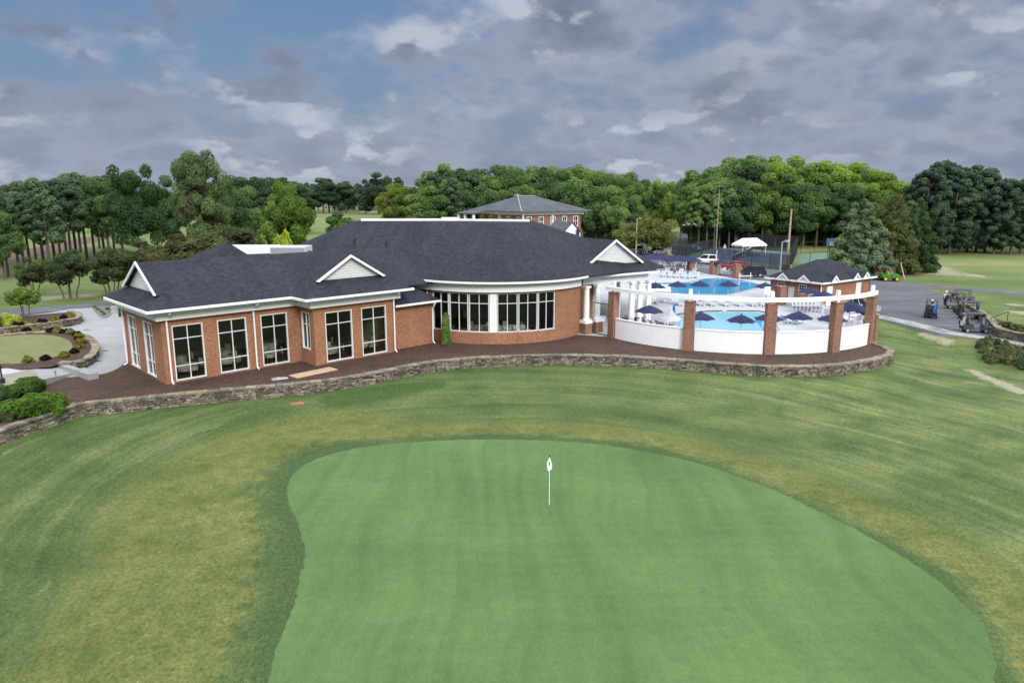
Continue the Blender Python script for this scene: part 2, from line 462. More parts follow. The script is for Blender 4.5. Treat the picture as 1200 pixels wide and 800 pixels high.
GREEN = smooth_poly([G(x, y, 0) for x, y in GREENPX] + [(11.5, 14.6), (6, 12.5), (-2, 12.8), (-6, 14.5)], 2)
GA = np.array(GREEN)
GEDGE = smooth_poly(GREEN, 2)
GEDGE = [(p[0] + R.gauss(0, .022) + .03 * math.sin(i * .31), p[1] + R.gauss(0, .022) + .03 * math.cos(i * .23)) for i, p in enumerate(GEDGE)]
def sdist(P, poly):
    """signed distance (negative inside) and arc length of the nearest outline point"""
    n = len(poly); best = np.full(len(P), 1e9); arc = np.zeros(len(P)); ins = np.zeros(len(P), bool); acc = 0.0
    for i in range(n):
        a = poly[i]; b_ = poly[(i + 1) % n]; d = b_ - a; l2 = d @ d
        t = np.clip(((P - a) @ d) / l2, 0, 1); q = a + t[:, None] * d
        dd = np.hypot(*(P - q).T); m_ = dd < best
        best = np.where(m_, dd, best); arc = np.where(m_, acc + t * math.sqrt(l2), arc); acc += math.sqrt(l2)
        cond = (a[1] > P[:, 1]) != (b_[1] > P[:, 1])
        xi = a[0] + (P[:, 1] - a[1]) / (b_[1] - a[1] + 1e-12) * d[0]
        ins ^= cond & (P[:, 0] < xi)
    return np.where(ins, -best, best), arc
def sm(t): t = np.clip(t, 0, 1); return t * t * (3 - 2 * t)
def heights(P, gsd):
    x, y = P[:, 0], P[:, 1]
    yw = np.interp(x, _wx, _wy)
    z1 = 0.27 + 0.68 * sm((y - yw) / 9.0) - 0.45 * sm((yw - y - 1) / 8.0)
    yk = np.interp(x, [k[0] for k in KERB][::1], [k[1] for k in KERB]); yk = np.where(x > KERB[-1][0], KERB[-1][1], yk)
    z2 = -0.18 + 1.13 * sm((y - (yk - 20)) / 19.0)
    w = sm((x - 29.5) / 3.5); z = z1 * (1 - w) + z2 * w
    left = sm((-27.0 - x) / 2.0) * sm((y - 20) / 10.0)
    z = np.maximum(z, z * (1 - left) + left * np.where(x < np.interp(y, [p[1] for p in WALL[:4]], [p[0] for p in WALL[:4]]) - 0.2, 0.9, z))
    z = z * sm((gsd) / 5.0) + (1 - sm(gsd / 5.0)) * np.where(gsd < 0, 0.0, -0.10 * sm(gsd / 1.6))
    z = z + 0.14 * np.sin(x * 0.23 + 1) * np.sin(y * 0.19) * sm((gsd - 2) / 5) * (1 - sm((y - yw + 7) / 5))
    z = z + 0.22 * np.sin(gsd * 0.55 + 0.6) * sm((gsd - 2.5) / 3) * sm((-6 - x) / 6) * (1 - sm((y - yw + 6) / 5))
    return z
def axis(lo, dlo, dhi, hi, step, grow=1.12):
    a = list(np.arange(dlo, dhi + 1e-6, step)); s = step
    while a[-1] < hi: s *= grow; a.append(a[-1] + s)
    s = step; f = []
    c = dlo
    while c > lo: s *= grow; c -= s; f.append(c)
    return np.array(f[::-1] + a)
XS = axis(-2500, -45, 60, 2500, 0.45); YS = axis(-60, 10, 75, 4000, 0.45, 1.09)
gx, gy = np.meshgrid(XS, YS); P = np.stack([gx.ravel(), gy.ravel()], 1)
gsd, arc = sdist(P, GA)
Z = heights(P, gsd)
def ground_z(x, y):
    p = np.array([[x, y]]); g_, _ = sdist(p, GA); return float(heights(p, g_)[0])
def capsule(P, segs, rad_):
    best = np.full(len(P), 1e9)
    for a, b_, r in segs:
        a = np.array(a); b_ = np.array(b_); d = b_ - a; t = np.clip(((P - a) @ d) / max(1e-9, d @ d), 0, 1)
        best = np.minimum(best, np.hypot(*(P - (a + t[:, None] * d)).T) / r)
    return best
def S(*a): # px segment with width in metres
    return (G(a[0], a[1], .6), G(a[2], a[3], .6), a[4])
sand = capsule(P, [S(1090, 318, 1106, 323, 3.2), S(1106, 321, 1150, 327, 1.6), S(1082, 311, 1100, 316, 1.6), S(1078, 391, 1090, 394, .35), S(1090, 394, 1112, 400, .5), S(1140, 423, 1158, 431, .45), S(1158, 431, 1200, 447, .6), S(1185, 360, 1192, 361, .8), S(1192, 369, 1200, 371, .9), S(62, 352, 95, 350, 2.0)], 1)
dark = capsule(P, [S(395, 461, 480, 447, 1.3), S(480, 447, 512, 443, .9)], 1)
nx_, ny_ = len(XS), len(YS)
me = bpy.data.meshes.new('ground')
me.vertices.add(len(P)); me.vertices.foreach_set('co', np.column_stack([P, Z]).ravel())
idx = np.arange(nx_ * ny_).reshape(ny_, nx_)
quads = np.stack([idx[:-1, :-1], idx[:-1, 1:], idx[1:, 1:], idx[1:, :-1]], -1).reshape(-1, 4)
me.loops.add(quads.size); me.loops.foreach_set('vertex_index', quads.ravel())
me.polygons.add(len(quads)); me.polygons.foreach_set('loop_start', np.arange(0, quads.size, 4))
me.polygons.foreach_set('use_smooth', np.ones(len(quads), bool)); me.update(calc_edges=True)
for nm, arr in (('gsd', np.clip(gsd, -30, 60)), ('arc', arc), ('sand', np.clip(sand, 0, 5)), ('darkturf', np.clip(dark, 0, 5))):
    a = me.attributes.new(nm, 'FLOAT', 'POINT'); a.data.foreach_set('value', arr.astype(np.float32))
def nt_x(nt, p):
    q = nt.nodes.new('ShaderNodeSeparateXYZ'); L(nt, p, q.inputs[0]); return q.outputs[0]
def mk_turf():
    m, nt, b = newmat('turf')
    p = pos(nt); g_ = attr(nt, 'gsd'); ar = attr(nt, 'arc')
    cv = nt.nodes.new('ShaderNodeCombineXYZ'); L(nt, g_, cv.inputs[0]); L(nt, ar, cv.inputs[1])
    n1 = noise(nt, p, 0.22, 5); n2 = noise(nt, p, 1.3, 5, 0.65); n3 = noise(nt, p, 6.0, 4, 0.7)
    wv = nt.nodes.new('ShaderNodeVectorMath'); wv.operation = 'ADD'; L(nt, cv.outputs[0], wv.inputs[0])
    kk = nt.nodes.new('ShaderNodeCombineXYZ'); L(nt, math_(nt, 'MULTIPLY', noise(nt, p, 0.5, 5, 0.7), 1.1), kk.inputs[0]); L(nt, kk.outputs[0], wv.inputs[1])
    st = noise(nt, scaled(nt, wv.outputs[0], (1.0, 0.05, 1)), 1.0, 6, 0.65)
    st2 = noise(nt, scaled(nt, wv.outputs[0], (2.4, 0.09, 1)), 1.0, 6, 0.7)
    rough = ramp(nt, n1, [(0.3, (0.054, 0.089, 0.030)), (0.5, (0.079, 0.117, 0.037)), (0.7, (0.113, 0.146, 0.050))])
    rough = mixc(nt, 1.0, rough, ramp(nt, st, [(0.3, (0.58, 0.70, 0.62)), (0.5, (1, 1, 1)), (0.7, (1.45, 1.28, 1.38))]), 'MULTIPLY')
    pale = math_(nt, 'MULTIPLY', sstep(nt, st2, 0.52, 0.68), math_(nt, 'MULTIPLY', sstep(nt, n1, 0.36, 0.54), 0.60))
    near = sstep(nt, g_, 5.0, 9.0)
    rough = mixc(nt, math_(nt, 'MULTIPLY', pale, near), rough, (0.21, 0.205, 0.11))
    rl = math_(nt, 'MULTIPLY', sstep(nt, nt_x(nt, p), 6.0, 24.0), math_(nt, 'ADD', 0.35, math_(nt, 'MULTIPLY', sstep(nt, n1, 0.4, 0.6), 0.5)))
    rough = mixc(nt, rl, rough, mixc(nt, 1.0, rough, (1.42, 1.34, 1.42), 'MULTIPLY'))
    # dry yellow fringe round the green and its darker collar
    gw = math_(nt, 'ADD', g_, math_(nt, 'MULTIPLY', math_(nt, 'SUBTRACT', n2, 0.5), 2.2))
    gw = math_(nt, 'ADD', gw, math_(nt, 'MULTIPLY', math_(nt, 'SUBTRACT', n1, 0.5), 2.4))
    sx = nt.nodes.new('ShaderNodeSeparateXYZ'); L(nt, p, sx.inputs[0])
    lf = sstep(nt, sx.outputs[0], -4.0, -11.0)
    wide = math_(nt, 'MULTIPLY', lf, -3.4)
    gw = math_(nt, 'ADD', gw, math_(nt, 'MULTIPLY', lf, -0.7))
    gw2 = math_(nt, 'ADD', gw, wide)
    fr = math_(nt, 'MULTIPLY', sstep(nt, gw, 0.2, 1.5), math_(nt, 'SUBTRACT', 1.0, sstep(nt, gw2, 2.2, 5.2)))
    frc = ramp(nt, n2, [(0.3, (0.090, 0.121, 0.037)), (0.5, (0.137, 0.156, 0.046)), (0.7, (0.186, 0.190, 0.062))])
    frc = mixc(nt, 1.0, frc, ramp(nt, n1, [(0.35, (0.72, 0.8, 0.74)), (0.6, (1.08, 1.06, 1.05))]), 'MULTIPLY')
    c = mixc(nt, math_(nt, 'MULTIPLY', fr, 0.82), rough, frc)
    collar = math_(nt, 'SUBTRACT', 1.0, sstep(nt, gw, -0.6, 1.7))
    c = mixc(nt, collar, c, (0.056, 0.098, 0.036))
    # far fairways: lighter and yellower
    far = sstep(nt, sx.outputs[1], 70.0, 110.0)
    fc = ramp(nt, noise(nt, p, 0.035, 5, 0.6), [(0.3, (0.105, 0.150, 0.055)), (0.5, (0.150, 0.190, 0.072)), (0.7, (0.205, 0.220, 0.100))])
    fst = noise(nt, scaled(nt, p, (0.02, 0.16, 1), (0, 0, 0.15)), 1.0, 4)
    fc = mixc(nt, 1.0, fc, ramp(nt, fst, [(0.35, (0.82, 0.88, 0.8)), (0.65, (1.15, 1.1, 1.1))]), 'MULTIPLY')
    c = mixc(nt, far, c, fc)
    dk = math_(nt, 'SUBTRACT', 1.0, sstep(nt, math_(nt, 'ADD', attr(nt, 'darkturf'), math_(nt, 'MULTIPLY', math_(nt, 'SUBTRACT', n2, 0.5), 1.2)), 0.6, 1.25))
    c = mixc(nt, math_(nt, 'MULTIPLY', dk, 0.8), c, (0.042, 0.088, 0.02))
    sd = math_(nt, 'SUBTRACT', 1.0, sstep(nt, math_(nt, 'ADD', attr(nt, 'sand'), math_(nt, 'MULTIPLY', math_(nt, 'SUBTRACT', noise(nt, p, 1.6, 6, 0.75), 0.5), 3.2)), 0.4, 1.5))
    c = mixc(nt, math_(nt, 'MULTIPLY', sd, 0.72), c, (0.38, 0.345, 0.265))
    c = mixc(nt, 1.0, c, ramp(nt, n3, [(0.25, (0.62, 0.65, 0.62)), (0.75, (1.36, 1.33, 1.36))]), 'MULTIPLY')
    c = mixc(nt, 1.0, c, ramp(nt, noise(nt, scaled(nt, p, (1.0, 0.55, 1)), 13.0, 5, 0.8), [(0.3, (0.60, 0.62, 0.58)), (0.5, (1, 1, 1)), (0.7, (1.42, 1.38, 1.40))]), 'MULTIPLY')
    L(nt, c, b.inputs['Base Color']); b.inputs['Roughness'].default_value = 0.9; b.inputs['Specular IOR Level'].default_value = 0.15
    bump(nt, b, math_(nt, 'ADD', math_(nt, 'MULTIPLY', n3, 0.5), noise(nt, p, 26, 3)), 0.6, 0.05)
    return m
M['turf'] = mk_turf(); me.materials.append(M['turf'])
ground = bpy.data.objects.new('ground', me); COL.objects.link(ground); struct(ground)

def mk_greenturf():
    m, nt, b = newmat('putting_turf')
    p = pos(nt)
    n1 = noise(nt, p, 0.18, 5); n2 = noise(nt, p, 2.0, 5, 0.7); n3 = noise(nt, p, 18, 3)
    wob = nt.nodes.new('ShaderNodeVectorMath'); wob.operation = 'ADD'
    L(nt, p, wob.inputs[0])
    k = nt.nodes.new('ShaderNodeCombineXYZ'); L(nt, math_(nt, 'MULTIPLY', noise(nt, scaled(nt, p, (.05, .05, .05)), 1.0, 2), 7.0), k.inputs[0]); L(nt, k.outputs[0], wob.inputs[1])
    st = noise(nt, scaled(nt, wob.outputs[0], (1.1, 0.035, 1), (0, 0, 0.10)), 1.0, 4, 0.55)
    st2 = noise(nt, scaled(nt, p, (0.06, 2.2, 1), (0, 0, -0.5)), 1.0, 3, 0.6)
    c = ramp(nt, n1, [(0.3, (0.076, 0.138, 0.046)), (0.7, (0.108, 0.176, 0.060))])
    c = mixc(nt, 1.0, c, ramp(nt, st, [(0.3, (0.84, 0.88, 0.86)), (0.5, (1, 1, 1)), (0.72, (1.14, 1.10, 1.12))]), 'MULTIPLY')
    c = mixc(nt, 1.0, c, ramp(nt, st2, [(0.3, (0.96, 0.97, 0.96)), (0.7, (1.05, 1.04, 1.05))]), 'MULTIPLY')
    c = mixc(nt, 1.0, c, ramp(nt, n2, [(0.25, (0.90, 0.91, 0.9)), (0.75, (1.09, 1.08, 1.1))]), 'MULTIPLY')
    c = mixc(nt, 1.0, c, ramp(nt, noise(nt, scaled(nt, p, (1.0, 0.6, 1)), 13.0, 5, 0.8), [(0.3, (0.83, 0.84, 0.82)), (0.7, (1.17, 1.16, 1.18))]), 'MULTIPLY')
    L(nt, c, b.inputs['Base Color']); b.inputs['Roughness'].default_value = 0.85; b.inputs['Specular IOR Level'].default_value = 0.15
    vo = nt.nodes.new('ShaderNodeTexVoronoi'); vo.inputs['Scale'].default_value = 0.9; L(nt, p, vo.inputs['Vector'])
    dot = math_(nt, 'SUBTRACT', 1.0, sstep(nt, vo.outputs['Distance'], 0.02, 0.075))
    c = mixc(nt, math_(nt, 'MULTIPLY', dot, 0.28), c, (0.16, 0.19, 0.10))
    L(nt, c, b.inputs['Base Color'])
    bump(nt, b, n3, 0.3, 0.02)
    return m
mb = MB(); gc = (2.5, 27.0); K = 14; n = len(GEDGE); vs = [(gc[0], gc[1], 0.035)]
for k in range(1, K + 1):
    t = k / K
    for q in GEDGE:
        j = 1.0 if k < K else 1 + R.uniform(-0.002, 0.002)
        vs.append((gc[0] + (q[0] - gc[0]) * t * j, gc[1] + (q[1] - gc[1]) * t * j, 0.035 if k < K else 0.004))
fs = [(0, 1 + i, 1 + (i + 1) % n) for i in range(n)]
for k in range(K - 1):
    a = 1 + k * n; fs += [(a + i, a + n + i, a + n + (i + 1) % n, a + (i + 1) % n) for i in range(n)]
mb.add(vs, fs); struct(mb.build('putting_green', mk_greenturf(), smooth=True))

# ------------------------------------------------------------------ paved and planted sheets behind the wall
ZP = 1.0
# mulch bed
wl = offset_path(WALL, 0.2)
bed = wl + [(30.0, 61.0), (26, 70), (10, 74), (-12, 76), (-24, 64), (-31.5, 55.5), (-34, 51), (-40, 46.5), (-40, 30)]
sheet('mulch_bed', bed, ZP, M['mulch'])
# patio
patio = [G(x, y) for x, y in [(-60, 488), (0, 459), (30, 451), (52, 445.5), (68, 442.5), (108, 440.5)]] + smooth_poly([G(108, 440.5), G(126, 437), G(140, 431), G(148, 423)], 2, False)[1:] + \
        [G(x, y) for x, y in [(152, 412), (146, 372), (128, 359), (84, 362), (60, 366), (-60, 380)]]
sheet('patio', patio, ZP + .008, M['concrete'])
TZ_ = 1.48
sheet('paver_walk', [G(x, y, TZ_) for x, y in [(-60, 484), (0, 459), (30, 451), (50, 444.5), (37, 429), (20, 424), (-60, 430)]], TZ_, M['pavers'], thick=.6)
mb = MB(); q = [G(50, 444.5, TZ_), G(37, 429.5, TZ_)]; q2 = [G(92, 436, ZP), G(72, 427, 1.1)]
mb.add([(*q[0], TZ_), (*q2[0], ZP + .02), (*q2[1], 1.25), (*q[1], TZ_), (*q[0], .5), (*q2[0], .5), (*q2[1], .5), (*q[1], .5)], [(0, 1, 2, 3), (0, 4, 5, 1), (1, 5, 6, 2), (2, 6, 7, 3), (3, 7, 4, 0)]); struct(mb.build('concrete_ramp', M['concrete']))
cc = G(3, 433, TZ_); sheet('paver_circle', [(cc[0] + 1.75 * math.cos(t), cc[1] + 1.75 * math.sin(t)) for t in np.linspace(0, 2 * math.pi, 40)[:-1]], TZ_ + .006, M['paver_grey'])
# cart path on the left
cp = [G(x, y) for x, y in [(-260, 391), (-60, 371), (0, 364), (60, 359), (128, 353), (150, 351.5), (260, 345), (262, 350), (150, 358), (128, 360), (60, 365), (0, 371), (-60, 379), (-260, 402)]]
sheet('cart_path_back', cp, ZP + .004, M['asphalt'])
# pool deck
PIL = [G(x, y) for x, y in [(718, 395), (806, 410), (900, 414.5), (976, 412), (1016.5, 402.5)]]
def arc_pts(n=40, off=0.0):
    A_ = np.array(PIL); 
    # circle through first, middle, last pillars
    (x1, y1), (x2, y2), (x3, y3) = PIL[0], PIL[2], PIL[4]
    d = 2 * (x1 * (y2 - y3) + x2 * (y3 - y1) + x3 * (y1 - y2))
    ux = ((x1**2 + y1**2) * (y2 - y3) + (x2**2 + y2**2) * (y3 - y1) + (x3**2 + y3**2) * (y1 - y2)) / d
    uy = ((x1**2 + y1**2) * (x3 - x2) + (x2**2 + y2**2) * (x1 - x3) + (x3**2 + y3**2) * (x2 - x1)) / d
    return ux, uy, math.hypot(x1 - ux, y1 - uy)
AX, AY, AR = arc_pts()
aang = [math.atan2(p[1] - AY, p[0] - AX) for p in PIL]
def onarc(t, off=0.0): return (AX + (AR + off) * math.cos(t), AY + (AR + off) * math.sin(t))
deck = [onarc(t) for t in np.linspace(aang[0], aang[-1], 40)] + [G(1010, 372), G(1003, 350), G(905, 330), G(862, 326.5), G(784, 312.5), G(735, 306), G(700, 318), (2, 100), (-2, 70), (5, 64.2)]
sheet('pool_deck', deck, ZP + .012, M['deck'])
# grass strip between the deck and the parking lot is the ground itself
lot = KERB[:5] + [G(x, y) for x, y in [(1171, 396.5), (1157, 374), (1133, 354), (1094, 341), (1074, 331), (1000, 324), (960, 318), (925, 317.5), (787, 302), (765, 292), (740, 290), (640, 290), (640, 300), (735, 306.5), (784, 313), (862, 327), (905, 331), (990, 350), (1003, 352), (1012, 366)]]
sheet('parking_lot', lot, .962, M['asphalt'])
sheet('road', [G(x, y) for x, y in [(778, 294), (806, 302), (818, 284), (823, 272), (822, 262), (806, 262), (800, 272), (790, 284)]], .970, M['asphalt'])
sheet('cart_path', smooth_poly([G(x, y, .95) for x, y in [(1074, 331), (1090, 334.2), (1140, 337.5), (1200, 342), (1330, 352), (1330, 357.5), (1200, 346), (1140, 341.3), (1094, 339.5), (1084, 336)]], 1), .968, M['asphalt'])
mb = MB(); strip(mb, KERB, -.95, .95, .80, .976); struct(mb.build('concrete_apron', M['apron']))
mb = MB(); strip(mb, KERB, -0.95, -1.2, .75, 1.06); struct(mb.build('kerb', M['concrete']))
sheet('pine_straw_ground', smooth_poly([G(x, y, .95) for x, y in [(-40, 305), (0, 298), (40, 291), (90, 280), (140, 271), (200, 266), (200, 272), (145, 276), (110, 284), (60, 296), (10, 311), (-40, 324)]], 2), .957, M['straw'])
sheet('straw_under_trees', smooth_poly([G(x, y, .95) for x, y in [(985, 318), (1010, 322), (1060, 325), (1092, 321), (1085, 308), (1040, 303), (995, 306)]], 2), .957, M['straw'])

# ------------------------------------------------------------------ CLUBHOUSE
CA = (-23.4, 46.43); CRZ = rad(44)
club = thing('clubhouse', 'long one-storey red brick clubhouse with dark shingle roof and curved window bay', 'building', (CA[0], CA[1], ZP), CRZ)
_ci = pmat(club).inverted()
def W2L(p): q = _ci @ Vector((p[0], p[1], ZP)); return (q.x, q.y)
WT = 4.5           # brick top (local)
EZ = 5.2           # eave (local)
walls = MB()
def wall_run(mb, p, q, z0, z1, holes=(), th=0.3):
    """brick wall, outer face on the line p->q, thickness to its left"""
    d = Vector((q[0] - p[0], q[1] - p[1])); ln = d.length; d.normalize()
    at = lambda s_: (p[0] + d.x * s_, p[1] + d.y * s_)
    cur = 0.0
    for a, b_, zb, zt in sorted(holes):
        mb.seg(at(cur), at(a), z0, z1, th, th / 2)
        mb.seg(at(a), at(b_), z0, zb, th, th / 2); mb.seg(at(a), at(b_), zt, z1, th, th / 2); cur = b_
    mb.seg(at(cur), at(ln), z0, z1, th, th / 2)
def window(p, d, w, zb, zt, cols, rows, parent, fw=0.055, inset=0.10, edge=0.075, name='window'):
    """frame with bars plus glass child; p = left lower corner on the wall line, d = direction along it"""
    d = Vector((d[0], d[1])).normalized(); rz_ = math.atan2(d.y, d.x); n = Vector((-d.y, d.x))
    f = MB()
    def bar(s0, s1, z0, z1, off=inset, dp=.09):
        c = (s0 + s1) / 2
        f.box(p[0] + d.x * c + n.x * off, p[1] + d.y * c + n.y * off, z0, s1 - s0, dp, z1 - z0, rz_)
    bar(0, edge, zb, zt, inset - .03, .15); bar(w - edge, w, zb, zt, inset - .03, .15)
    bar(edge, w - edge, zt - edge, zt, inset - .03, .15); bar(edge - .0, w - edge, zb, zb + edge, inset - .06, .2)
    for k in cols: bar(w * k - fw / 2, w * k + fw / 2, zb + edge, zt - edge)
    for z in rows:
        xs = [edge] + [x for k in cols for x in (w * k - fw / 2, w * k + fw / 2)] + [w - edge]
        for a, b_ in zip(xs[::2], xs[1::2]): bar(a, b_, z - fw / 2, z + fw / 2, inset, .088)
    fo = f.build(name, M['frame'], parent)
    g_ = MB(); o = inset + .03
    q = [(p[0] + d.x * s_ + n.x * o, p[1] + d.y * s_ + n.y * o) for s_ in (edge, w - edge)]
    g_.poly([(*q[0], zb + edge), (*q[1], zb + edge), (*q[1], zt - edge), (*q[0], zt - edge)])
    g_.build('pane', M['glass'], fo)
ZB, ZT = .12, 3.95; ROWS = (1.12, 3.0)
VD = 8.2           # depth of the left wing
runs = []
# end face (from the back corner to the front corner)
E1, E2 = (VD - 7.3, VD - 5.4), (VD - 3.85, VD - 1.95)
wall_run(walls, (0, VD), (0, 0), -.7, WT, [(*E1, ZB, ZT), (*E2, ZB, ZT)])
for a, b_ in (E1, E2): window((0, VD - a), (0, -1), b_ - a, ZB, ZT, (.5,), ROWS, club)
# front face
FW = [(.64, 2.70), (3.70, 5.79), (6.86, 8.95)]
wall_run(walls, (.3, 0), (9.95, 0), -.7, WT, [(a, b_, ZB, ZT) for a, b_ in [(a - .3, b_ - .3) for a, b_ in FW]])
for a, b_ in FW: window((a, 0), (1, 0), b_ - a, ZB, ZT, (.5,), ROWS, club)
# projecting bay
wall_run(walls, (9.95, 0), (9.95, -2.2), -.7, WT, [(.28, 1.55, 1.12, ZT)])
window((9.95, -.28), (0, -1), 1.27, 1.12, ZT, (.5,), (3.0,), club)
BW = [(10.88, 13.2), (14.03, 16.33)]
wall_run(walls, (10.25, -2.2), (17.1, -2.2), -.7, WT, [(a - 10.25, b_ - 10.25, ZB, ZT) for a, b_ in BW])
for a, b_ in BW: window((a, -2.2), (1, 0), b_ - a, ZB, ZT, (.5,), ROWS, club)
wall_run(walls, (17.1, -1.9), (17.1, -.4), -.7, WT)
# low connector
wall_run(walls, (17.1, -1.6), (21.5, -1.6), -.7, 3.62)
wall_run(walls, (21.5, -1.3), (21.5, 3.5), -.7, 3.62)
# back of the wing
wall_run(walls, (24.0, VD), (.3, VD), -.7, WT)
# rotunda
RC = (-1.6, 68.4); RR = 8.8; TH = rad(38)
def rot_pt(t, r=RR): return (RC[0] + r * math.sin(t), RC[1] - r * math.cos(t))
SZ, SH = 1.02, 4.38
def arc_wall(mb, t0, t1, z0, z1, r0=RR, r1=RR - .3, n=24):
    vs = []
    for i in range(n + 1):
        t = t0 + (t1 - t0) * i / n
        a = W2L(rot_pt(t, r0)); b_ = W2L(rot_pt(t, r1)); vs += [(*a, z0), (*a, z1), (*b_, z1), (*b_, z0)]
    fs = []
    for i in range(n):
        a = 4 * i; fs += [(a + k, a + (k + 1) % 4, a + 4 + (k + 1) % 4, a + 4 + k) for k in range(4)]
    fs += [(0, 1, 2, 3), (4 * n + 3, 4 * n + 2, 4 * n + 1, 4 * n)]
    mb.add(vs, fs)
arc_wall(walls, -TH, TH, -.7, SZ, n=30); arc_wall(walls, TH, rad(62), -.7, WT + .1, n=14); arc_wall(walls, rad(-70), -TH, -.7, WT + .1, n=14)
arc_wall(walls, -TH, TH, SH, WT + .1, n=30)
# back block wall behind the rotunda (never quite seen, closes the room)
bk = [W2L(p) for p in (rot_pt(rad(62)), (8.5, 72), (8.5, 84), (-14, 84), (-24, 66))]
for a, b_ in zip(bk, bk[1:]): wall_run(walls, a, b_, -.7, WT)
walls.build('wall', M['brick'], club)
# rotunda glazing: three pairs, a wide white post, three pairs
post = MB(); 
def flat_at(t, w, d, z0, z1, mb):
    c = W2L(rot_pt(t, RR - .12)); a = Vector(W2L(rot_pt(t + .01))) - Vector(W2L(rot_pt(t - .01)))
    mb.box(c[0], c[1], z0, w, d, z1 - z0, math.atan2(a.y, a.x))
flat_at(0, .62, .30, SZ, SH, post); post.build('centre_post', M['white'], club)
cuts = []
hp = rad(2.0); span = (TH - hp) / 3
for sgn in (-1, 1):
    for k in range(3):
        a, b_ = hp + k * span, hp + (k + 1) * span
        t0, t1 = (a, b_) if sgn > 0 else (-b_, -a)
        p = W2L(rot_pt(t0 + .006)); q = W2L(rot_pt(t1 - .006)); d = (q[0] - p[0], q[1] - p[1])
        window(p, d, math.hypot(*d), SZ, SH, (.5,), (3.5,), club, edge=.065, inset=.14)
# frieze boards and gutters
fz = MB(); gt = MB()
# path runs with the outside on its right
LP = [(0, VD), (0, 0), (9.95, 0), (9.95, -2.2), (17.1, -2.2), (17.1, -.4)]
strip(fz, LP, -.40, .25, WT - .08, EZ - .14)
strip(gt, LP, -1.22, -1.10, EZ - .12, EZ + .05); 
RP = [W2L((-11.5, 62.9))] + [W2L(rot_pt(rad(-40 + 4 * i))) for i in range(26)]
strip(fz, RP, -.32, .25, WT + .02, EZ + .10); strip(gt, RP, -1.02, -.90, EZ + .10, EZ + .26)
strip(gt, [(17.3, -1.6), (22.0, -1.6)], -.62, -.50, 3.62, 3.78)
strip(gt, [(22.0, -1.2), (22.0, 1.0)], -.06, .06, 3.62, 3.74)
# ---- roofs
def hip_end_roof(mb, gab, trim, O, ax, L_, hw, ez, s, fz_gab, both=False):
    """ridge along ax from the dutch gable end at O; O = middle of the eave at that end"""
    ax = Vector(ax).normalized(); sd = Vector((-ax.y, ax.x))
    def P_(u_, v_, z): return (O[0] + ax.x * u_ + sd.x * v_, O[1] + ax.y * u_ + sd.y * v_, z)
    sb = (fz_gab - ez) / s; gh = hw - sb; rz_ = ez + s * hw
    b0 = ez - .12
    # side slopes
    mb.poly([P_(0, -hw, ez), P_(sb, -gh, fz_gab), ][:1] + [P_(L_, -hw, ez), P_(L_, 0, rz_), P_(sb - .32, 0, rz_), P_(sb - .32, -gh, fz_gab), P_(sb, -gh, fz_gab)])
    mb.poly([P_(0, hw, ez), P_(sb, gh, fz_gab), P_(sb - .32, gh, fz_gab), P_(sb - .32, 0, rz_), P_(L_, 0, rz_), P_(L_, hw, ez)])
    mb.poly([P_(0, -hw, ez), P_(sb, -gh, fz_gab), P_(sb + .25, -gh + .05, fz_gab + .25 * s), P_(sb + .25, gh - .05, fz_gab + .25 * s), P_(sb, gh, fz_gab), P_(0, hw, ez)])
    mb.poly([P_(0, -hw, b0), P_(0, hw, b0), P_(L_, hw, b0), P_(L_, -hw, b0)])
    for a, b_ in (((0, -hw), (0, hw)), ((0, hw), (L_, hw)), ((L_, hw), (L_, -hw)), ((L_, -hw), (0, -hw))):
        mb.poly([P_(*a, b0), P_(*b_, b0), P_(*b_, ez), P_(*a, ez)])
    gab.append([P_(sb + .06, -gh + .06, fz_gab - .02), P_(sb + .06, gh - .06, fz_gab - .02), P_(sb + .06, 0, rz_ - .03)])
    tw = .15
    for sg in (-1, 1):
        a0, a1 = (sg * gh, fz_gab), (0, rz_)
        vs = []
        for u_ in (sb - .40, sb - .30):
            vs += [P_(u_, a0[0] * 1.02, a0[1] + .03), P_(u_, 0, a1[1] + .05), P_(u_, 0, a1[1] + .05 - tw * 1.3), P_(u_, a0[0] - sg * tw * 1.25, a0[1] - .04)]
        trim.add(vs, [(0, 1, 2, 3), (7, 6, 5, 4), (0, 4, 5, 1), (1, 5, 6, 2), (2, 6, 7, 3), (3, 7, 4, 0)])
    return rz_
roof = MB(); gables = []; rake = MB()
hip_end_roof(roof, gables, rake, (-1.2, 3.75), (1, 0), 26, 4.95, EZ, .57, 6.03)
hip_end_roof(roof, gables, rake, (13.5, -3.4), (0, 1), 8.0, 4.75, EZ + .004, .60, 6.26)
# low connector roof
roof.add([(17.15, -2.15, 3.75), (22.05, -2.15, 3.75), (22.05, 2.2, 3.75), (17.15, -.2, 5.0), (20.3, -.2, 5.0), (20.3, 2.2, 5.0), (17.15, -2.15, 3.62), (22.05, -2.15, 3.62), (22.05, 2.2, 3.62), (17.15, 2.2, 3.62), (17.15, 2.2, 5.0)],
         [(0, 1, 4, 3), (1, 2, 5, 4), (3, 4, 5, 10), (0, 6, 7, 1), (1, 7, 8, 2), (6, 9, 8, 7), (0, 3, 10, 9, 6)])
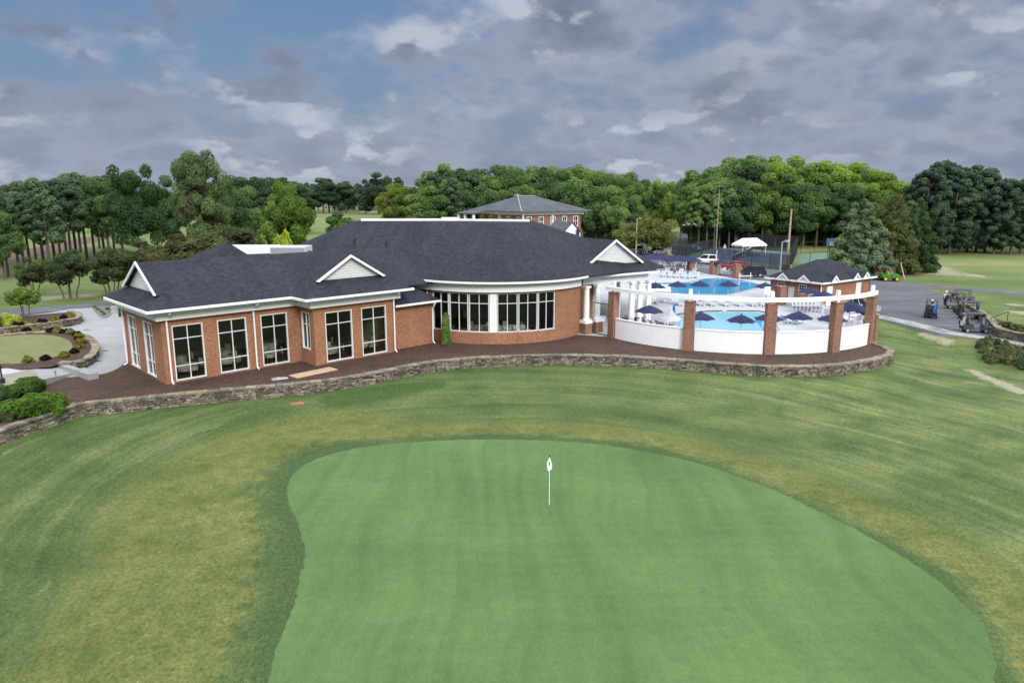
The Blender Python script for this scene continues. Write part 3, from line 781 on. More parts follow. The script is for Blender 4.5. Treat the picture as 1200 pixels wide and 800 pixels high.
# main block: eave ring to top ring
EM = EZ + .22; TZ = 10.05
ev = [(-27.5, 75.5), (-24.5, 66.2)]
evarc = [rot_pt(rad(-40 + 4 * i), RR + 1.0) for i in range(26)]
tp = [(-15.6, 71.3), (-15.2, 70.5)]
tparc = [rot_pt(rad(-40 + 4 * i), 2.3 + .4 * max(0, (i - 10) / 15)) for i in range(26)]
ev2 = evarc + [(15.5, 72), (15.5, 84), (-20, 88)]; tp2 = tparc + [(1.9, 68.6), (1.9, 74), (-12, 78)]
evs = ev + ev2; tps = tp + tp2; nE = len(evs)
vs = [(*W2L(p), EM) for p in evs] + [(*W2L(p), TZ) for p in tps] + [(*W2L(p), EM - .12) for p in evs]
fs = []
for i in range(nE):
    j = (i + 1) % nE
    fs += [(i, j, nE + j, nE + i), (2 * nE + i, 2 * nE + j, j, i)]
fs += [tuple(nE + i for i in range(nE)), tuple(reversed([2 * nE + i for i in range(nE)]))]
roof.add(vs, fs)
# rear hip beyond the wing's ridge
hb = [(4.2, 6.0), (22, 6.0), (22, 19), (4.2, 19)]; ht_ = [(9.0, 11.3), (13.8, 10.4), (20, 12), (9.2, 14.5)]
roof.add([(*p, EZ) for p in hb] + [(9.2, 10.6, 8.70), (10.6, 10.0, 7.6), (20, 10.0, 7.4), (20, 14, 7.4), (9.2, 14, 7.6)], [(0, 1, 6, 5, 4), (1, 2, 7, 6), (2, 3, 8, 7), (3, 0, 4, 8), (3, 2, 1, 0)])
# porch roof
PE1, PE2 = (6.35, 64.25), (14.55, 69.75)
pm = ((PE1[0] + PE2[0]) / 2, (PE1[1] + PE2[1]) / 2); pd = Vector((PE2[0] - PE1[0], PE2[1] - PE1[1])); phw = pd.length / 2; pd.normalize(); pw = Vector((-pd.y, pd.x))
pr_, gp, rp_ = MB(), [], MB()
_O = Vector((*W2L(pm), 0)); _d = Vector((*W2L((pm[0] + pw.x, pm[1] + pw.y)), 0)) - _O
hip_end_roof(roof, gables, rake, (_O.x, _O.y), (_d.x, _d.y), 14.0, phw, EZ + .008, .64, 6.05)
roof_o = roof.build('roof', M['shingle'], club)
for g3 in gables:
    g_ = MB(); a, b_, c_ = [Vector(q) for q in g3]; nrm = (b_ - a).cross(c_ - a).normalized() * .06
    g_.add([a, b_, c_, a + nrm, b_ + nrm, c_ + nrm], [(0, 1, 2), (5, 4, 3), (0, 3, 4, 1), (1, 4, 5, 2), (2, 5, 3, 0)])
    for k in range(1, 8):
        t = k / 9; p0_ = a.lerp(c_, t); q0_ = b_.lerp(c_, t); p = p0_.lerp(q0_, .08); q = q0_.lerp(p0_, .08); m_ = nrm.normalized()
        g_.add([p - m_ * .03, q - m_ * .03, q - m_ * .03 + Vector((0, 0, .05)), p - m_ * .03 + Vector((0, 0, .05)), p + m_ * .09, q + m_ * .09, q + m_ * .09 + Vector((0, 0, .05)), p + m_ * .09 + Vector((0, 0, .05))], [(0, 1, 2, 3), (7, 6, 5, 4), (0, 4, 5, 1), (3, 2, 6, 7), (0, 3, 7, 4), (1, 5, 6, 2)])
    g_.build('gable', M['louver'], roof_o)
build_split(rake, 'rake_board', M['white'], roof_o)
# porch entablature + columns
ins = lambda p, a, b_: (p[0] + pd.x * a + pw.x * b_, p[1] + pd.y * a + pw.y * b_)
PP = [W2L(ins(PE1, 1.0, 10)), W2L(ins(PE1, 1.0, .95)), W2L(ins(PE2, -1.0, .95)), W2L(ins(PE2, -1.0, 10))]
strip(fz, PP, -.22, .22, WT - .10, EZ - .13)
GP = [W2L(ins(PE1, 0.02, 6)), W2L(ins(PE1, 0.02, 0.02)), W2L(ins(PE2, -.02, .02)), W2L(ins(PE2, -.02, 8))]
strip(gt, GP, -.06, .07, EZ - .11, EZ + .06)
build_split(fz, 'frieze', M['white'], club); build_split(gt, 'gutter', M['white'], club)
def column(pw_, low):
    x, y = W2L(pw_)
    c = MB(); rz_ = math.atan2(pd.y, pd.x) - CRZ
    c.lathe([(.36, 1.27), (.36, 1.34), (.31, 1.40), (.28, 1.5), (.275, 2.4), (.235, 4.08), (.25, 4.12), (.265, 4.18), (.265, 4.26)], x, y, 20)
    if not low: c = MB(); c.lathe([(.36, 0), (.36, .1), (.30, .2), (.285, 2.0), (.235, 4.08), (.25, 4.12), (.265, 4.18), (.265, 4.26)], x, y, 20)
    c.box(x, y, 1.0, *((.96, .96) if low else (.5, .5)), .27, rz_, top=.88); c.box(x, y, 4.26, .58, .58, .16, rz_)
    co = c.build('column', M['white'], club)
    if low: p = MB(); p.box(x, y, -.5, .86, .86, 1.5, rz_); p.build('pedestal', M['brick2'], co)
cols = [(6.85, 64.45), (7.95, 65.35), (8.3, 70.4), (11.55, 67.75), (12.45, 68.4), (13.4, 68.98), (10.9, 72.5)]
for i, c in enumerate(cols): column(c, i < 2)
# downspouts
ds = MB()
def spout(x, y, nx, ny, ztop, zb=0.05, reach=.95):
    ds.tube([(x + nx * reach, y + ny * reach, ztop), (x + nx * (reach - .02), y + ny * (reach - .02), ztop - .16), (x + nx * .10, y + ny * .10, ztop - .62), (x + nx * .09, y + ny * .09, zb + .25), (x + nx * .12, y + ny * .12, zb + .12), (x + nx * .35, y + ny * .35, zb)], .062, 8)
spout(.32, -.06, 0, -1, EZ - .1); spout(6.32, -.06, 0, -1, EZ - .1); spout(17.0, -2.26, 0, -1, EZ - .1)
spout(-.06, VD - .25, -1, 0, EZ - .1); spout(21.35, -1.66, 0, -1, 3.65, reach=.5)
q = W2L(rot_pt(rad(-41.5), RR + .02)); ds.tube([(q[0], q[1], .05), (q[0], q[1], WT)], .055, 8)
build_split(ds, 'downspout', M['white'], club)
# roof parapet and plant deck
pp = MB()
a, b_ = W2L((-14.9, 70.9)), W2L((1.7, 69.2))
pp.seg(a, W2L((-7, 71.3)), TZ - .3, TZ + .22, .25); pp.seg(W2L((-7, 71.3)), W2L((-5.4, 71.3)), TZ - .3, TZ + .34, .5); pp.seg(W2L((-5.4, 71.3)), b_, TZ - .3, TZ + .20, .25)
pp.build('parapet', M['white'], club)
pl = MB(); pl.seg((11.2, 14.3), (14.2, 11.2), 7.3, 8.16, .2); pl.build('parapet', M['white'], club)
un = MB(); un.box(14.5, 9.6, 7.0, 3.1, 2.2, 1.12, rad(-44)); uo = un.build('rooftop_unit', M['louver'], club)
gr = MB(); gr.box(14.5 - 1.11 * math.sin(rad(44)), 9.6 - 1.11 * math.cos(rad(44)), 7.45, 3.0, .02, .6, rad(-44))
for k in range(11):
    t = -1.4 + .28 * k; gr.box(14.5 + t * math.cos(rad(-44)) - 1.13 * math.sin(rad(44)), 9.6 + t * math.sin(rad(-44)) - 1.13 * math.cos(rad(44)), 7.48, .12, .05, .52, rad(-44))
gr.build('grille', M['galv'], uo)
vp = MB(); 
for x, y, z in (W2L((-11.5, 65.2)) + (7.7,), W2L((-14.6, 66.2)) + (7.9,)): vp.tube([(x, y, z), (x, y, z + .75)], .07, 8)
build_split(vp, 'vent_pipe', M['black'], club)
# rooms: floor and an inner partition seen dimly through the glass
fl = MB(); fl.prism(ccw([(.32, .32), (9.6, .32), (10.3, -1.85), (16.8, -1.85), (17, 7.85), (.32, 7.85)]), -.05, .06)
fl.poly([(*W2L(rot_pt(rad(-62 + 4 * i), RR - .32)), .06) for i in range(31)] + [(*W2L((-8, 78)), .06)])
build_split(fl, 'room_floor', M['carpet'], club)
iw = MB(); iw.seg((.32, 7.6), (17.0, 7.6), .06, 4.9, .1); iw.seg((17.05, -1.2), (17.05, 7.6), .06, 4.9, .1)
iw.seg(W2L((-9.5, 72.5)), W2L((7.2, 72.5)), .06, 5.1, .1)
build_split(iw, 'room_partition', M['interior'], club)
# tables and chairs behind the glass
def dining(label, group):
    t = thing('dining_table', label, 'table', (0, 0, 0), 0, group)
    a = MB(); a.lathe([(.80, .38), (.80, .72), (.78, .74)], n=14); a.build('tablecloth', M['cloth'], t)
    a = MB(); a.lathe([(.35, 0), (.06, .06), (.05, .7)], n=10); a.build('pedestal', M['chairwood'], t)
    return t
def dchair():
    c = thing('dining_chair', 'dark wooden dining chair at a table inside the clubhouse', 'chair', (0, 0, 0), 0, 'dining chairs inside the clubhouse')
    a = MB(); a.box(0, 0, .42, .46, .46, .06); a.build('seat', M['chairwood'], c)
    a = MB(); a.box(0, .22, .48, .44, .05, .5); a.build('backrest', M['cloth'], c)
    a = MB()
    for x in (-.19, .19):
        for y in (-.19, .19): a.box(x, y, 0, .05, .05, .42)
    build_split(a, 'leg', M['chairwood'], c); return c
LTBL = 'round white-clothed dining table seen dimly through the tall windows of the left wing'
RTBL = 'round white-clothed dining table seen dimly through the curved window bay'
t0_, t1_ = dining(LTBL, 'tables in the left wing'), dining(RTBL, 'tables in the curved bay')
ch0 = dchair(); first = {'t0': True, 't1': True, 'c': True}
cm = pmat(club)
spots = [(cm @ Vector((u_, v_, 0))).to_2d() for u_, v_ in ((1.9, 1.7), (4.8, 1.9), (7.9, 1.7), (12.0, -.4), (15.2, -.3), (2.2, 4.6), (5.6, 4.8), (8.9, 4.4), (13, 3))]
spots2 = [Vector(rot_pt(rad(a), r)) for a, r in ((-26, 7.0), (-12, 6.8), (8, 7.0), (22, 6.8), (-18, 4.6), (2, 4.8), (18, 4.6))]
for key, base, sp in (('t0', t0_, spots), ('t1', t1_, spots2)):
    for s_ in sp:
        if first[key]: o = base; first[key] = False; o.location = (s_[0], s_[1], ZP + .06)
        else: o = dup(base, (s_[0], s_[1], ZP + .06))
        for k in range(4):
            an = k * math.pi / 2 + .6 + s_[0]
            loc = (s_[0] + .95 * math.cos(an), s_[1] + .95 * math.sin(an), ZP + .06)
            if first['c']: first['c'] = False; ch0.location = loc; ch0.rotation_euler.z = an - math.pi / 2
            else: dup(ch0, loc, an - math.pi / 2)

# ------------------------------------------------------------------ stone walls
def stone_wall(name, label, path, zbot, ztop, th=.42, course=.15, cap=True, seed=1, capw=.56):
    rr = random.Random(seed)
    segs = []; tot = 0
    for a, b_ in zip(path, path[1:]):
        l = math.hypot(b_[0] - a[0], b_[1] - a[1]); segs.append((tot, l, a, b_)); tot += l
    def at(s_):
        s_ = min(max(s_, 0), tot - 1e-6)
        for t0, l, a, b_ in segs:
            if s_ <= t0 + l: break
        t = (s_ - t0) / l; return (a[0] + (b_[0] - a[0]) * t, a[1] + (b_[1] - a[1]) * t, math.atan2(b_[1] - a[1], b_[0] - a[0]))
    o = thing(name, label, 'stone wall', (*path[len(path) // 2], zbot if not callable(zbot) else 0))
    core = MB()
    for a, b_ in zip(path, path[1:]):
        zb = zbot if not callable(zbot) else min(zbot(*a), zbot(*b_)) - .3
        core.seg(a, b_, zb, ztop - .10, th - .14)
    core.build('core', M['mortar'], o, world=True)
    mb = MB(); 
    zmin = zbot if not callable(zbot) else None
    k = 0; top = ztop - .09
    while True:
        z1 = top - k * course
        if zmin is not None and z1 < zmin: break
        if zmin is None and z1 < -0.4: break
        s_ = -rr.random() * .3
        while s_ < tot:
            w = rr.uniform(.16, .52); x, y, an = at(s_ + w / 2)
            h = course * rr.uniform(.75, 1.0)
            if zmin is not None or z1 > zbot(x, y) - .15:
                mb.box(x + rr.uniform(-.03, .03), y + rr.uniform(-.03, .03), z1 - h, w - .025, th + rr.uniform(-.06, .07), h - .012, an + rr.uniform(-.05, .05), 0, rr.random(), .02)
            s_ += w
        k += 1
    mb.build('stones', M['stone'], o, world=True)
    if cap:
        cp_ = MB(); s_ = 0
        while s_ < tot:
            w = rr.uniform(.35, .8); x, y, an = at(s_ + w / 2)
            cp_.box(x, y, ztop - .09 + rr.uniform(-.01, .012), w - .02, capw + rr.uniform(-.05, .06), .10 + rr.uniform(-.012, .02), an + rr.uniform(-.04, .04), 0, .35 + .6 * rr.random(), .02)
            s_ += w
        cp_.build('coping', M['stone'], o, world=True)
    return o
stone_wall('retaining_wall', 'long low curving fieldstone retaining wall between the clubhouse mulch bed and the lawn', WALL, lambda x, y: ground_z(x, y) if y > 31 else .2, 1.08, seed=3)
rb1 = smooth_poly([G(x, y, 1.7) for x, y in [(-120, 402), (-60, 392), (0, 384.5), (30, 380.5), (62, 376.5), (84, 373.5), (94, 370), (92, 366.5), (83, 364.5)]], 2, False)
stone_wall('planter_wall', 'low tan stone wall round the back mulch bed beside the cart path', rb1, ZP - .05, 1.72, seed=5, course=.13)
rb2 = smooth_poly([G(x, y, 1.6) for x, y in [(-60, 398), (0, 392.5), (30, 389.5), (60, 387.5), (84, 388.5), (100, 393), (109, 399), (112.5, 406), (110, 413), (101, 420), (90, 424), (72, 424.5)]], 2, False)
stone_wall('planter_wall', 'curved tan stone wall round the oval lawn bed on the patio', rb2, ZP - .05, 1.62, seed=6, course=.13)
sheet('planter_soil', rb1 + [G(x, y, 1.6) for x, y in [(60, 367.5), (0, 372), (-120, 385)]], 1.62, M['mulch'])
sheet('planter_soil', rb2 + [G(x, y, 1.5) for x, y in [(60, 430), (25, 433.5), (8, 431), (-60, 436)]], 1.52, M['mulch'])
lawn_m = plain('lawn_sod', (0.17, 0.18, 0.06), 0.9, 0.22, 0.7, fine=6)
def mk_sod():
    m, nt, b = newmat('lawn_sod_strips'); p = pos(nt)
    t = nt.nodes.new('ShaderNodeTexBrick'); L(nt, scaled(nt, p, (1, 1, 1), (0, 0, .5)), t.inputs['Vector'])
    t.inputs['Scale'].default_value = 1; t.inputs['Brick Width'].default_value = 1.5; t.inputs['Row Height'].default_value = .55
    t.inputs['Color1'].default_value = (.13, .155, .05, 1); t.inputs['Color2'].default_value = (.16, .175, .06, 1); t.inputs['Mortar'].default_value = (.22, .215, .10, 1)
    t.inputs['Mortar Size'].default_value = .03; t.inputs['Mortar Smooth'].default_value = 1.0
    L(nt, mixc(nt, 1.0, t.outputs[0], ramp(nt, noise(nt, p, 4, 5, .7), [(.25, (.75,) * 3), (.75, (1.2,) * 3)]), 'MULTIPLY'), b.inputs['Base Color']); b.inputs['Roughness'].default_value = .9
    return m
sheet('oval_lawn', smooth_poly([G(x, y, 1.5) for x, y in [(-60, 398), (0, 394.5), (45, 391.5), (74, 395), (87, 404), (81, 413), (52, 422.5), (24, 427), (0, 426), (-60, 430)]], 2), 1.535, mk_sod())
# steps beside the patio wall and boulder edging by the path
st_ = thing('stone_steps', 'pale concrete steps at the end of the curved planter wall', 'steps', (*G(92, 434), ZP))
for k, (x0, y0, x1, y1, z) in enumerate(((72, 426, 92, 433, .48), (76, 429, 93, 434.5, .30), (80, 431, 94, 436, .15))):
    a, b_ = G(x0, y0, ZP + z), G(x1, y1, ZP + z); mb = MB(); mb.seg(a, b_, ZP, ZP + z, .42); mb.build('step', M['concrete'], st_, world=True)
mb = MB(); a, b_ = G(93, 432, 1.4), G(109, 438, 1.4); mb.seg(a, b_, ZP, ZP + .42, .7); tag(mb.build('concrete_block', M['concrete']), 'low pale concrete plinth at the patio edge below the curved planter wall', 'plinth')
sheet('gravel_bed', smooth_poly([G(x, y) for x, y in [(107, 361), (116, 358.5), (130, 359), (134, 366), (126, 373), (118, 373)]], 1), ZP + .022, plain('grey_gravel', (.15, .16, .16), .95, .45, 2.0, fine=9))
mb = MB(); mb.box(*G(141, 362), ZP, 1.8, 1.0, .34, .4); mb.box(*G(143, 366), ZP, 2.2, .8, .22, .4)
ls_ = thing('landing_steps', 'pale concrete landing steps beyond the left end of the clubhouse', 'steps', (*G(141, 362), ZP)); build_split(mb, 'step', M['concrete'], ls_, world=True)
# right-hand stone wall with its rail
rw = smooth_poly([G(x, y, 1.6) for x, y in [(1133, 357), (1146, 364), (1156, 371), (1162, 376), (1168, 384), (1178, 388.5), (1200, 392.5), (1260, 402)]], 1, False)
stone_wall('retaining_wall', 'curved stone retaining wall beside the parked golf carts at the right edge', rw, .8, 1.75, seed=9)
sheet('planter_soil', rw[4:] + [G(x, y, 1.6) for x, y in [(1260, 390), (1200, 382), (1175, 377)]], 1.66, M['mulch'])
hr = thing('handrail', 'thin black metal handrail on the stone wall by the golf carts', 'handrail', (*G(1172, 376, 1.7), 1.7))
a, b_ = Vector((*G(1161, 376, 1.7), 1.7)), Vector((*G(1180, 376.5, 1.7), 1.7)); up = Vector((0, 0, 1))
for nm, pth in (('post', [a, a + up * .3]), ('post', [b_, b_ + up * .95]), ('rail', [a + up * .3, b_ + up * .95])):
    mb = MB(); mb.tube(pth, .035, 6); mb.build(nm, M['black'], hr, world=True)

# ------------------------------------------------------------------ pool fence: brick pillars, panels, beam
dirs = ['leftmost brick fence pillar nearest the porch columns', 'second brick fence pillar from the porch, beside the white sail', 'middle brick fence pillar in front of the round pale pool', 'fourth brick fence pillar from the porch, in front of the stacked chairs', 'rightmost brick fence pillar at the end of the curved white beam']
for p, t, lab in zip(PIL, aang, dirs):
    o = thing('brick_pillar', lab, 'pillar', (*p, ZP), t, 'brick pillars of the curved pool fence')
    mb = MB(); mb.box(0, 0, -.4, .62, .80, 4.43, 0); mb.build('shaft', M['brick2'], o)
    mb = MB(); mb.box(0, 0, 4.03, .66, .84, .08, 0); mb.build('cap', M['brick2'], o)
    mb = MB(); mb.box(0, 0, 4.11, .26, .26, .95, 0); mb.build('post', M['white'], o)
ext = rad(2.0)
mb = MB(); ts = np.linspace(aang[0] - rad(3.6), aang[-1] + ext, 60); vs = []
for t in ts:
    for r_, z in ((.13, 5.25), (.13, 5.58), (-.13, 5.58), (-.13, 5.25)): vs.append((*onarc(t, r_ + .18), z))
nn = len(ts); fs = [(4 * i + k, 4 * i + 4 + k, 4 * i + 4 + (k + 1) % 4, 4 * i + (k + 1) % 4) for i in range(nn - 1) for k in range(4)] + [(0, 1, 2, 3), (4 * nn - 1, 4 * nn - 2, 4 * nn - 3, 4 * nn - 4)]
mb.add(vs, fs); tag(mb.build('pergola_beam', M['white']), 'long curved white beam carried on the brick fence pillars', 'beam')
pls = ['white fence panel between the first two brick pillars by the porch', 'wide white fence panel below the left half of the pale pool', 'wide white fence panel left of the fourth brick pillar', 'short white fence panel at the right end of the curved fence']
for i in range(4):
    t0, t1 = aang[i], aang[i + 1]; ha = .50 / AR
    ts = np.linspace(t0 + ha, t1 - ha, 14); vs = []
    mid = onarc((t0 + t1) / 2)
    o = thing('privacy_panel', pls[i], 'fence panel', (*mid, ZP), 0, 'white panels of the curved pool fence')
    for nm, r0, r1, z0, z1 in (('panel', .05, -.05, .86, 2.76), ('cap_rail', .10, -.10, 2.76, 2.85)):
        mb = MB(); vs = []
        for t in ts:
            for r_, z in ((r0, z0), (r0, z1), (r1, z1), (r1, z0)): vs.append((*onarc(t, r_ + .1), z))
        nn = len(ts); mb.add(vs, [(4 * i_ + k, 4 * i_ + 4 + k, 4 * i_ + 4 + (k + 1) % 4, 4 * i_ + (k + 1) % 4) for i_ in range(nn - 1) for k in range(4)] + [(0, 1, 2, 3), (4 * nn - 1, 4 * nn - 2, 4 * nn - 3, 4 * nn - 4)])
        mb.build(nm, M['panelwhite'], o, world=True)
# gate by the porch
gt_ = thing('metal_gate', 'thin black metal gate frame between the porch column and the first brick pillar', 'gate', (*G(702, 392), ZP))
a, b_ = Vector((7.45, 64.3, ZP)), Vector((PIL[0][0] - .35, PIL[0][1] + .05, ZP))
mb = MB()
for z in (.12, 2.95): mb.tube([a + up * z, b_ + up * z], .045, 6)
for t in (0, 1): mb.tube([a.lerp(b_, t) + up * .05, a.lerp(b_, t) + up * 2.95], .035, 6)
mb.build('frame', M['black'], gt_, world=True)
# side fence going back from the last pillar
sf = thing('metal_fence', 'black metal fence running back from the rightmost brick pillar', 'fence', (*PIL[4], ZP))
a, b_ = Vector((PIL[4][0] + .5, PIL[4][1] + .4, ZP)), Vector((*G(1010, 371), ZP)); mb = MB(); rl = MB()
n_ = 40
for k in range(n_ + 1):
    p = a.lerp(b_, k / n_); mb.tube([p, p + up * 1.9], .014 if k % 8 else .035, 5)
for z in (.15, 1.75): rl.tube([a + up * z, b_ + up * z], .025, 5)
build_split(mb, 'picket', M['black'], sf, world=True); build_split(rl, 'rail', M['black'], sf, world=True)
x, y = PIL[4][0] + .85, PIL[4][1] + .75
o = thing('brick_post', 'short brick post with pale cap behind the rightmost pillar', 'pillar', (x, y, ZP), .6)
mb = MB(); mb.box(0, 0, -.3, .4, .4, 2.7); mb.build('shaft', M['brick2'], o); mb = MB(); mb.box(0, 0, 2.4, .46, .46, .1); mb.build('cap', M['concrete'], o)

# ------------------------------------------------------------------ pools and pool furniture
def pool(name, label, pts, mat, edge):
    o = thing(name, label, 'swimming pool', (*pts[0], ZP))
    mb = MB(); mb.poly([(x, y, ZP + .03) for x, y in ccw(pts)]); mb.build('water', mat, o, world=True)
    mb = MB(); c = ccw(pts) + [ccw(pts)[0], ccw(pts)[1]]; strip(mb, c, -.30, .02, ZP + .005, ZP + .06); mb.build('coping', edge, o, world=True)
    return o
fp = smooth_poly([G(x, y) for x, y in [(790, 372.5), (801, 369), (830, 366.2), (860, 365.6), (888, 366), (900, 371), (913, 389), (905, 396), (880, 399), (845, 398), (815, 394), (794, 383)]], 2)
p1_ = pool('swimming_pool', 'round pale turquoise pool just behind the white fence panels', fp, M['water_pale'], M['concrete'])
mb = MB()
for k in range(4): mb.seg(G(884 + 3.4 * k, 371 + .2 * k), G(899 + 3.2 * k, 391 - .8 * k), ZP + .035, ZP + .05 + .012 * k, .28)
mb.build('steps', M['water_blue'], p1_, world=True)
mb = MB(); far = [G(x, y) for x, y in [(792, 371.8), (801, 368.6), (830, 365.8), (848, 365.3)]]; strip(mb, far, .32, .5, ZP + .016, ZP + .09)
far = [G(x, y) for x, y in [(853, 365.1), (888, 365.5), (898, 368)]]; strip(mb, far, .32, .5, ZP + .016, ZP + .09)
build_split(mb, 'tile_line', M['black'], p1_, world=True)
rp2 = [G(x, y) for x, y in [(748, 331), (770, 332), (806, 331), (826, 326.8), (842, 326.3), (868, 328.6), (892, 334), (884, 338), (853, 345.5), (815, 345), (780, 343), (748, 341)]]
pool('swimming_pool', 'long deep blue lap pool behind the row of umbrellas', rp2, M['water_blue'], M['concrete'])
ln_ = thing('lane_markers', 'white floating lane lines in the left end of the deep blue pool', 'lane lines', (*G(765, 337), ZP))
mb = MB()
for y0 in (334.5, 337, 339.5, 341.5):
    a, b_ = G(750, y0), G(786, y0 + .8); mb.tube([(*a, ZP + .10), (*b_, ZP + .10)], .16, 6)
build_split(mb, 'float_line', M['white'], ln_, world=True)

def make_umbrella(r=1.3, h=2.5):
    o = thing('patio_umbrella', 'x', 'umbrella')
    mb = MB(); mb.tube([(0, 0, .05), (0, 0, h - .02)], .03, 6); mb.build('pole', M['white'], o)
    mb = MB(); mb.lathe([(.28, 0), (.28, .06), (.06, .10), (.05, .3)], n=10); mb.build('base', M['black'], o)
    mb = MB(); n = 8; vs = [(0, 0, h)]
    for k in range(n):
        t = 2 * math.pi * k / n; vs.append((r * .52 * math.cos(t), r * .52 * math.sin(t), h - .26)); 
    for k in range(n):
        t = 2 * math.pi * k / n; vs.append((r * math.cos(t), r * math.sin(t), h - .60))
    for k in range(n):
        t = 2 * math.pi * (k + .5) / n; vs.append((r * .90 * math.cos(t), r * .90 * math.sin(t), h - .56))
    fs = []
    for k in range(n):
        j = (k + 1) % n; fs += [(0, 1 + k, 1 + j), (1 + k, 9 + k, 17 + k), (1 + k, 17 + k, 1 + j), (1 + j, 17 + k, 9 + j)]
    mb.add(vs, fs)
    for k in range(n):
        t = 2 * math.pi * k / n; mb.tube([(0, 0, h - .04), (r * .98 * math.cos(t), r * .98 * math.sin(t), h - .63)], .014, 4)
    c = mb.build('canopy', M['navy'], o)
    mb = MB(); mb.lathe([(.05, h - .01), (.03, h + .05), (.045, h + .09), (.005, h + .12)], n=8); mb.build('finial', M['navy'], c)
    return o
UM = make_umbrella(); um_used = False
def umbrella(px, py, label, group, h=2.5, sc_=1.0, rz=.2):
    global um_used
    x, y = G(px, py, ZP + h * sc_)
    loc = (x, y, ZP + .012)
    if not um_used: o = UM; um_used = True; o.location = loc; o['label'] = label; o['group'] = group; o.rotation_euler.z = rz; o.scale = (sc_,) * 3
    else: o = dup(UM, loc, rz, label, group, sc_)
    return o
g1 = 'open navy umbrellas round the pale pool'
umbrella(761, 357.5, 'open navy umbrella above the loungers between the first two brick pillars', g1, sc_=1.05)
umbrella(821.5, 365.5, 'open navy umbrella just right of the second brick pillar', g1)
umbrella(869, 368.5, 'open navy umbrella standing before the middle of the pale pool', g1, rz=.5)
umbrella(902, 366.5, 'open navy umbrella half hidden behind the middle brick pillar', g1)
umbrella(936, 365, 'open navy umbrella beside the two white loungers right of the pale pool', g1, rz=.7)
umbrella(976, 367.5, 'open navy umbrella half hidden behind the fourth brick pillar', g1)
g2 = 'navy umbrellas in a row between the two pools'
for px, py, lb in ((768.5, 331, 'leftmost navy umbrella of the row in front of the lap pool'), (794.5, 329.5, 'second navy umbrella from the left in front of the lap pool'), (820, 329, 'third navy umbrella from the left in front of the lap pool'), (854, 329, 'fourth navy umbrella from the left in front of the lap pool'), (897, 331, 'rightmost navy umbrella of the row, near the brick pool house')):
    umbrella(px, py, lb, g2, rz=px)
g3 = 'navy umbrellas in front of the pool house'
umbrella(949, 337, 'navy umbrella in front of the brick pool house wall', g3); umbrella(966, 341, 'large navy umbrella right of another in front of the pool house', g3, sc_=1.15)
umbrella(997, 352.5, 'large navy umbrella leaning out behind the right part of the white beam', g3, sc_=1.3)
g4 = 'navy umbrellas clustered at the far end of the pool deck'
for i, (px, py) in enumerate(((747, 297.5), (757, 298.5), (764, 297), (779, 300), (788, 299), (796, 298.5), (804, 302), (815, 302), (845, 303.5), (751, 300.5), (768, 300), (774, 297), (784, 302), (792, 301.5), (800, 300.5), (809, 299.5))):
    umbrella(px, py, ('navy umbrella by two white chairs between the rear brick pillars' if px == 845 else 'navy umbrella in the crowded cluster at the far left end of the pool deck'), g4, rz=px)

def make_lounger():
    o = thing('sun_lounger', 'x', 'sun lounger')
    f = MB()
    for y in (-.31, .31):
        f.box(.25, y, .30, 1.45, .05, .06); f.tube([(-.45, y, .33), (-.95, y, .86)], .03, 5)
    for x in (-.4, .9): f.box(x, 0, .30, .05, .66, .05)
    f.build('frame', M['white'], o)
    for x in (-.4, .9):
        for y in (-.31, .31):
            mb = MB(); mb.box(x, y, 0, .05, .05, .3); mb.build('leg', M['white'], o)
    mb = MB(); mb.box(.25, 0, .345, 1.4, .56, .04); mb.build('seat_sling', M['sling'], o)
    mb = MB(); mb.add([(-.45, -.28, .36), (-.45, .28, .36), (-.93, .28, .87), (-.93, -.28, .87), (-.48, -.28, .34), (-.48, .28, .34), (-.96, .28, .85), (-.96, -.28, .85)], [(0, 1, 2, 3), (7, 6, 5, 4), (0, 4, 5, 1), (1, 5, 6, 2), (2, 6, 7, 3), (3, 7, 4, 0)]); mb.build('backrest_sling', M['sling'], o)
    return o
LO = make_lounger(); lo_first = [True]
def lounger(px, py, rz, label, group):
    loc = (*G(px, py), ZP + .012)
    if lo_first[0]: lo_first[0] = False; LO.location = loc; LO.rotation_euler.z = rz; LO['label'] = label; LO['group'] = group
    else: dup(LO, loc, rz, label, group)
for px, py in ((776, 324), (784, 324.5), (792, 325), (800, 325.3), (808, 326), (816, 325.5), (780, 321), (797, 321.5), (812, 321)):
    lounger(px, py, -2.0 + R.uniform(-.15, .15), 'white-framed lounger packed in the row on the far side of the lap pool', 'loungers beyond the lap pool')
for px, py in ((794, 357.5), (818, 357.5), (832, 357.8), (848, 358), (864, 358.2), (880, 358.4), (893, 358.4), (776, 354)):
    lounger(px, py, -1.3 + R.uniform(-.15, .15), 'white-framed grey lounger in the row between the two pools', 'loungers between the two pools')
for px, py in ((768, 384), (776, 384), (759, 381), (782, 386)):
    lounger(px, py, .8 + R.uniform(-.2, .2), 'grey-slung lounger beside the white sail behind the first fence panel', 'loungers behind the first fence panel')
lounger(922, 378.5, .7, 'left white lounger of the pair right of the pale pool', 'pair of loungers right of the pale pool'); lounger(934, 379.5, .7, 'right white lounger of the pair right of the pale pool', 'pair of loungers right of the pale pool')

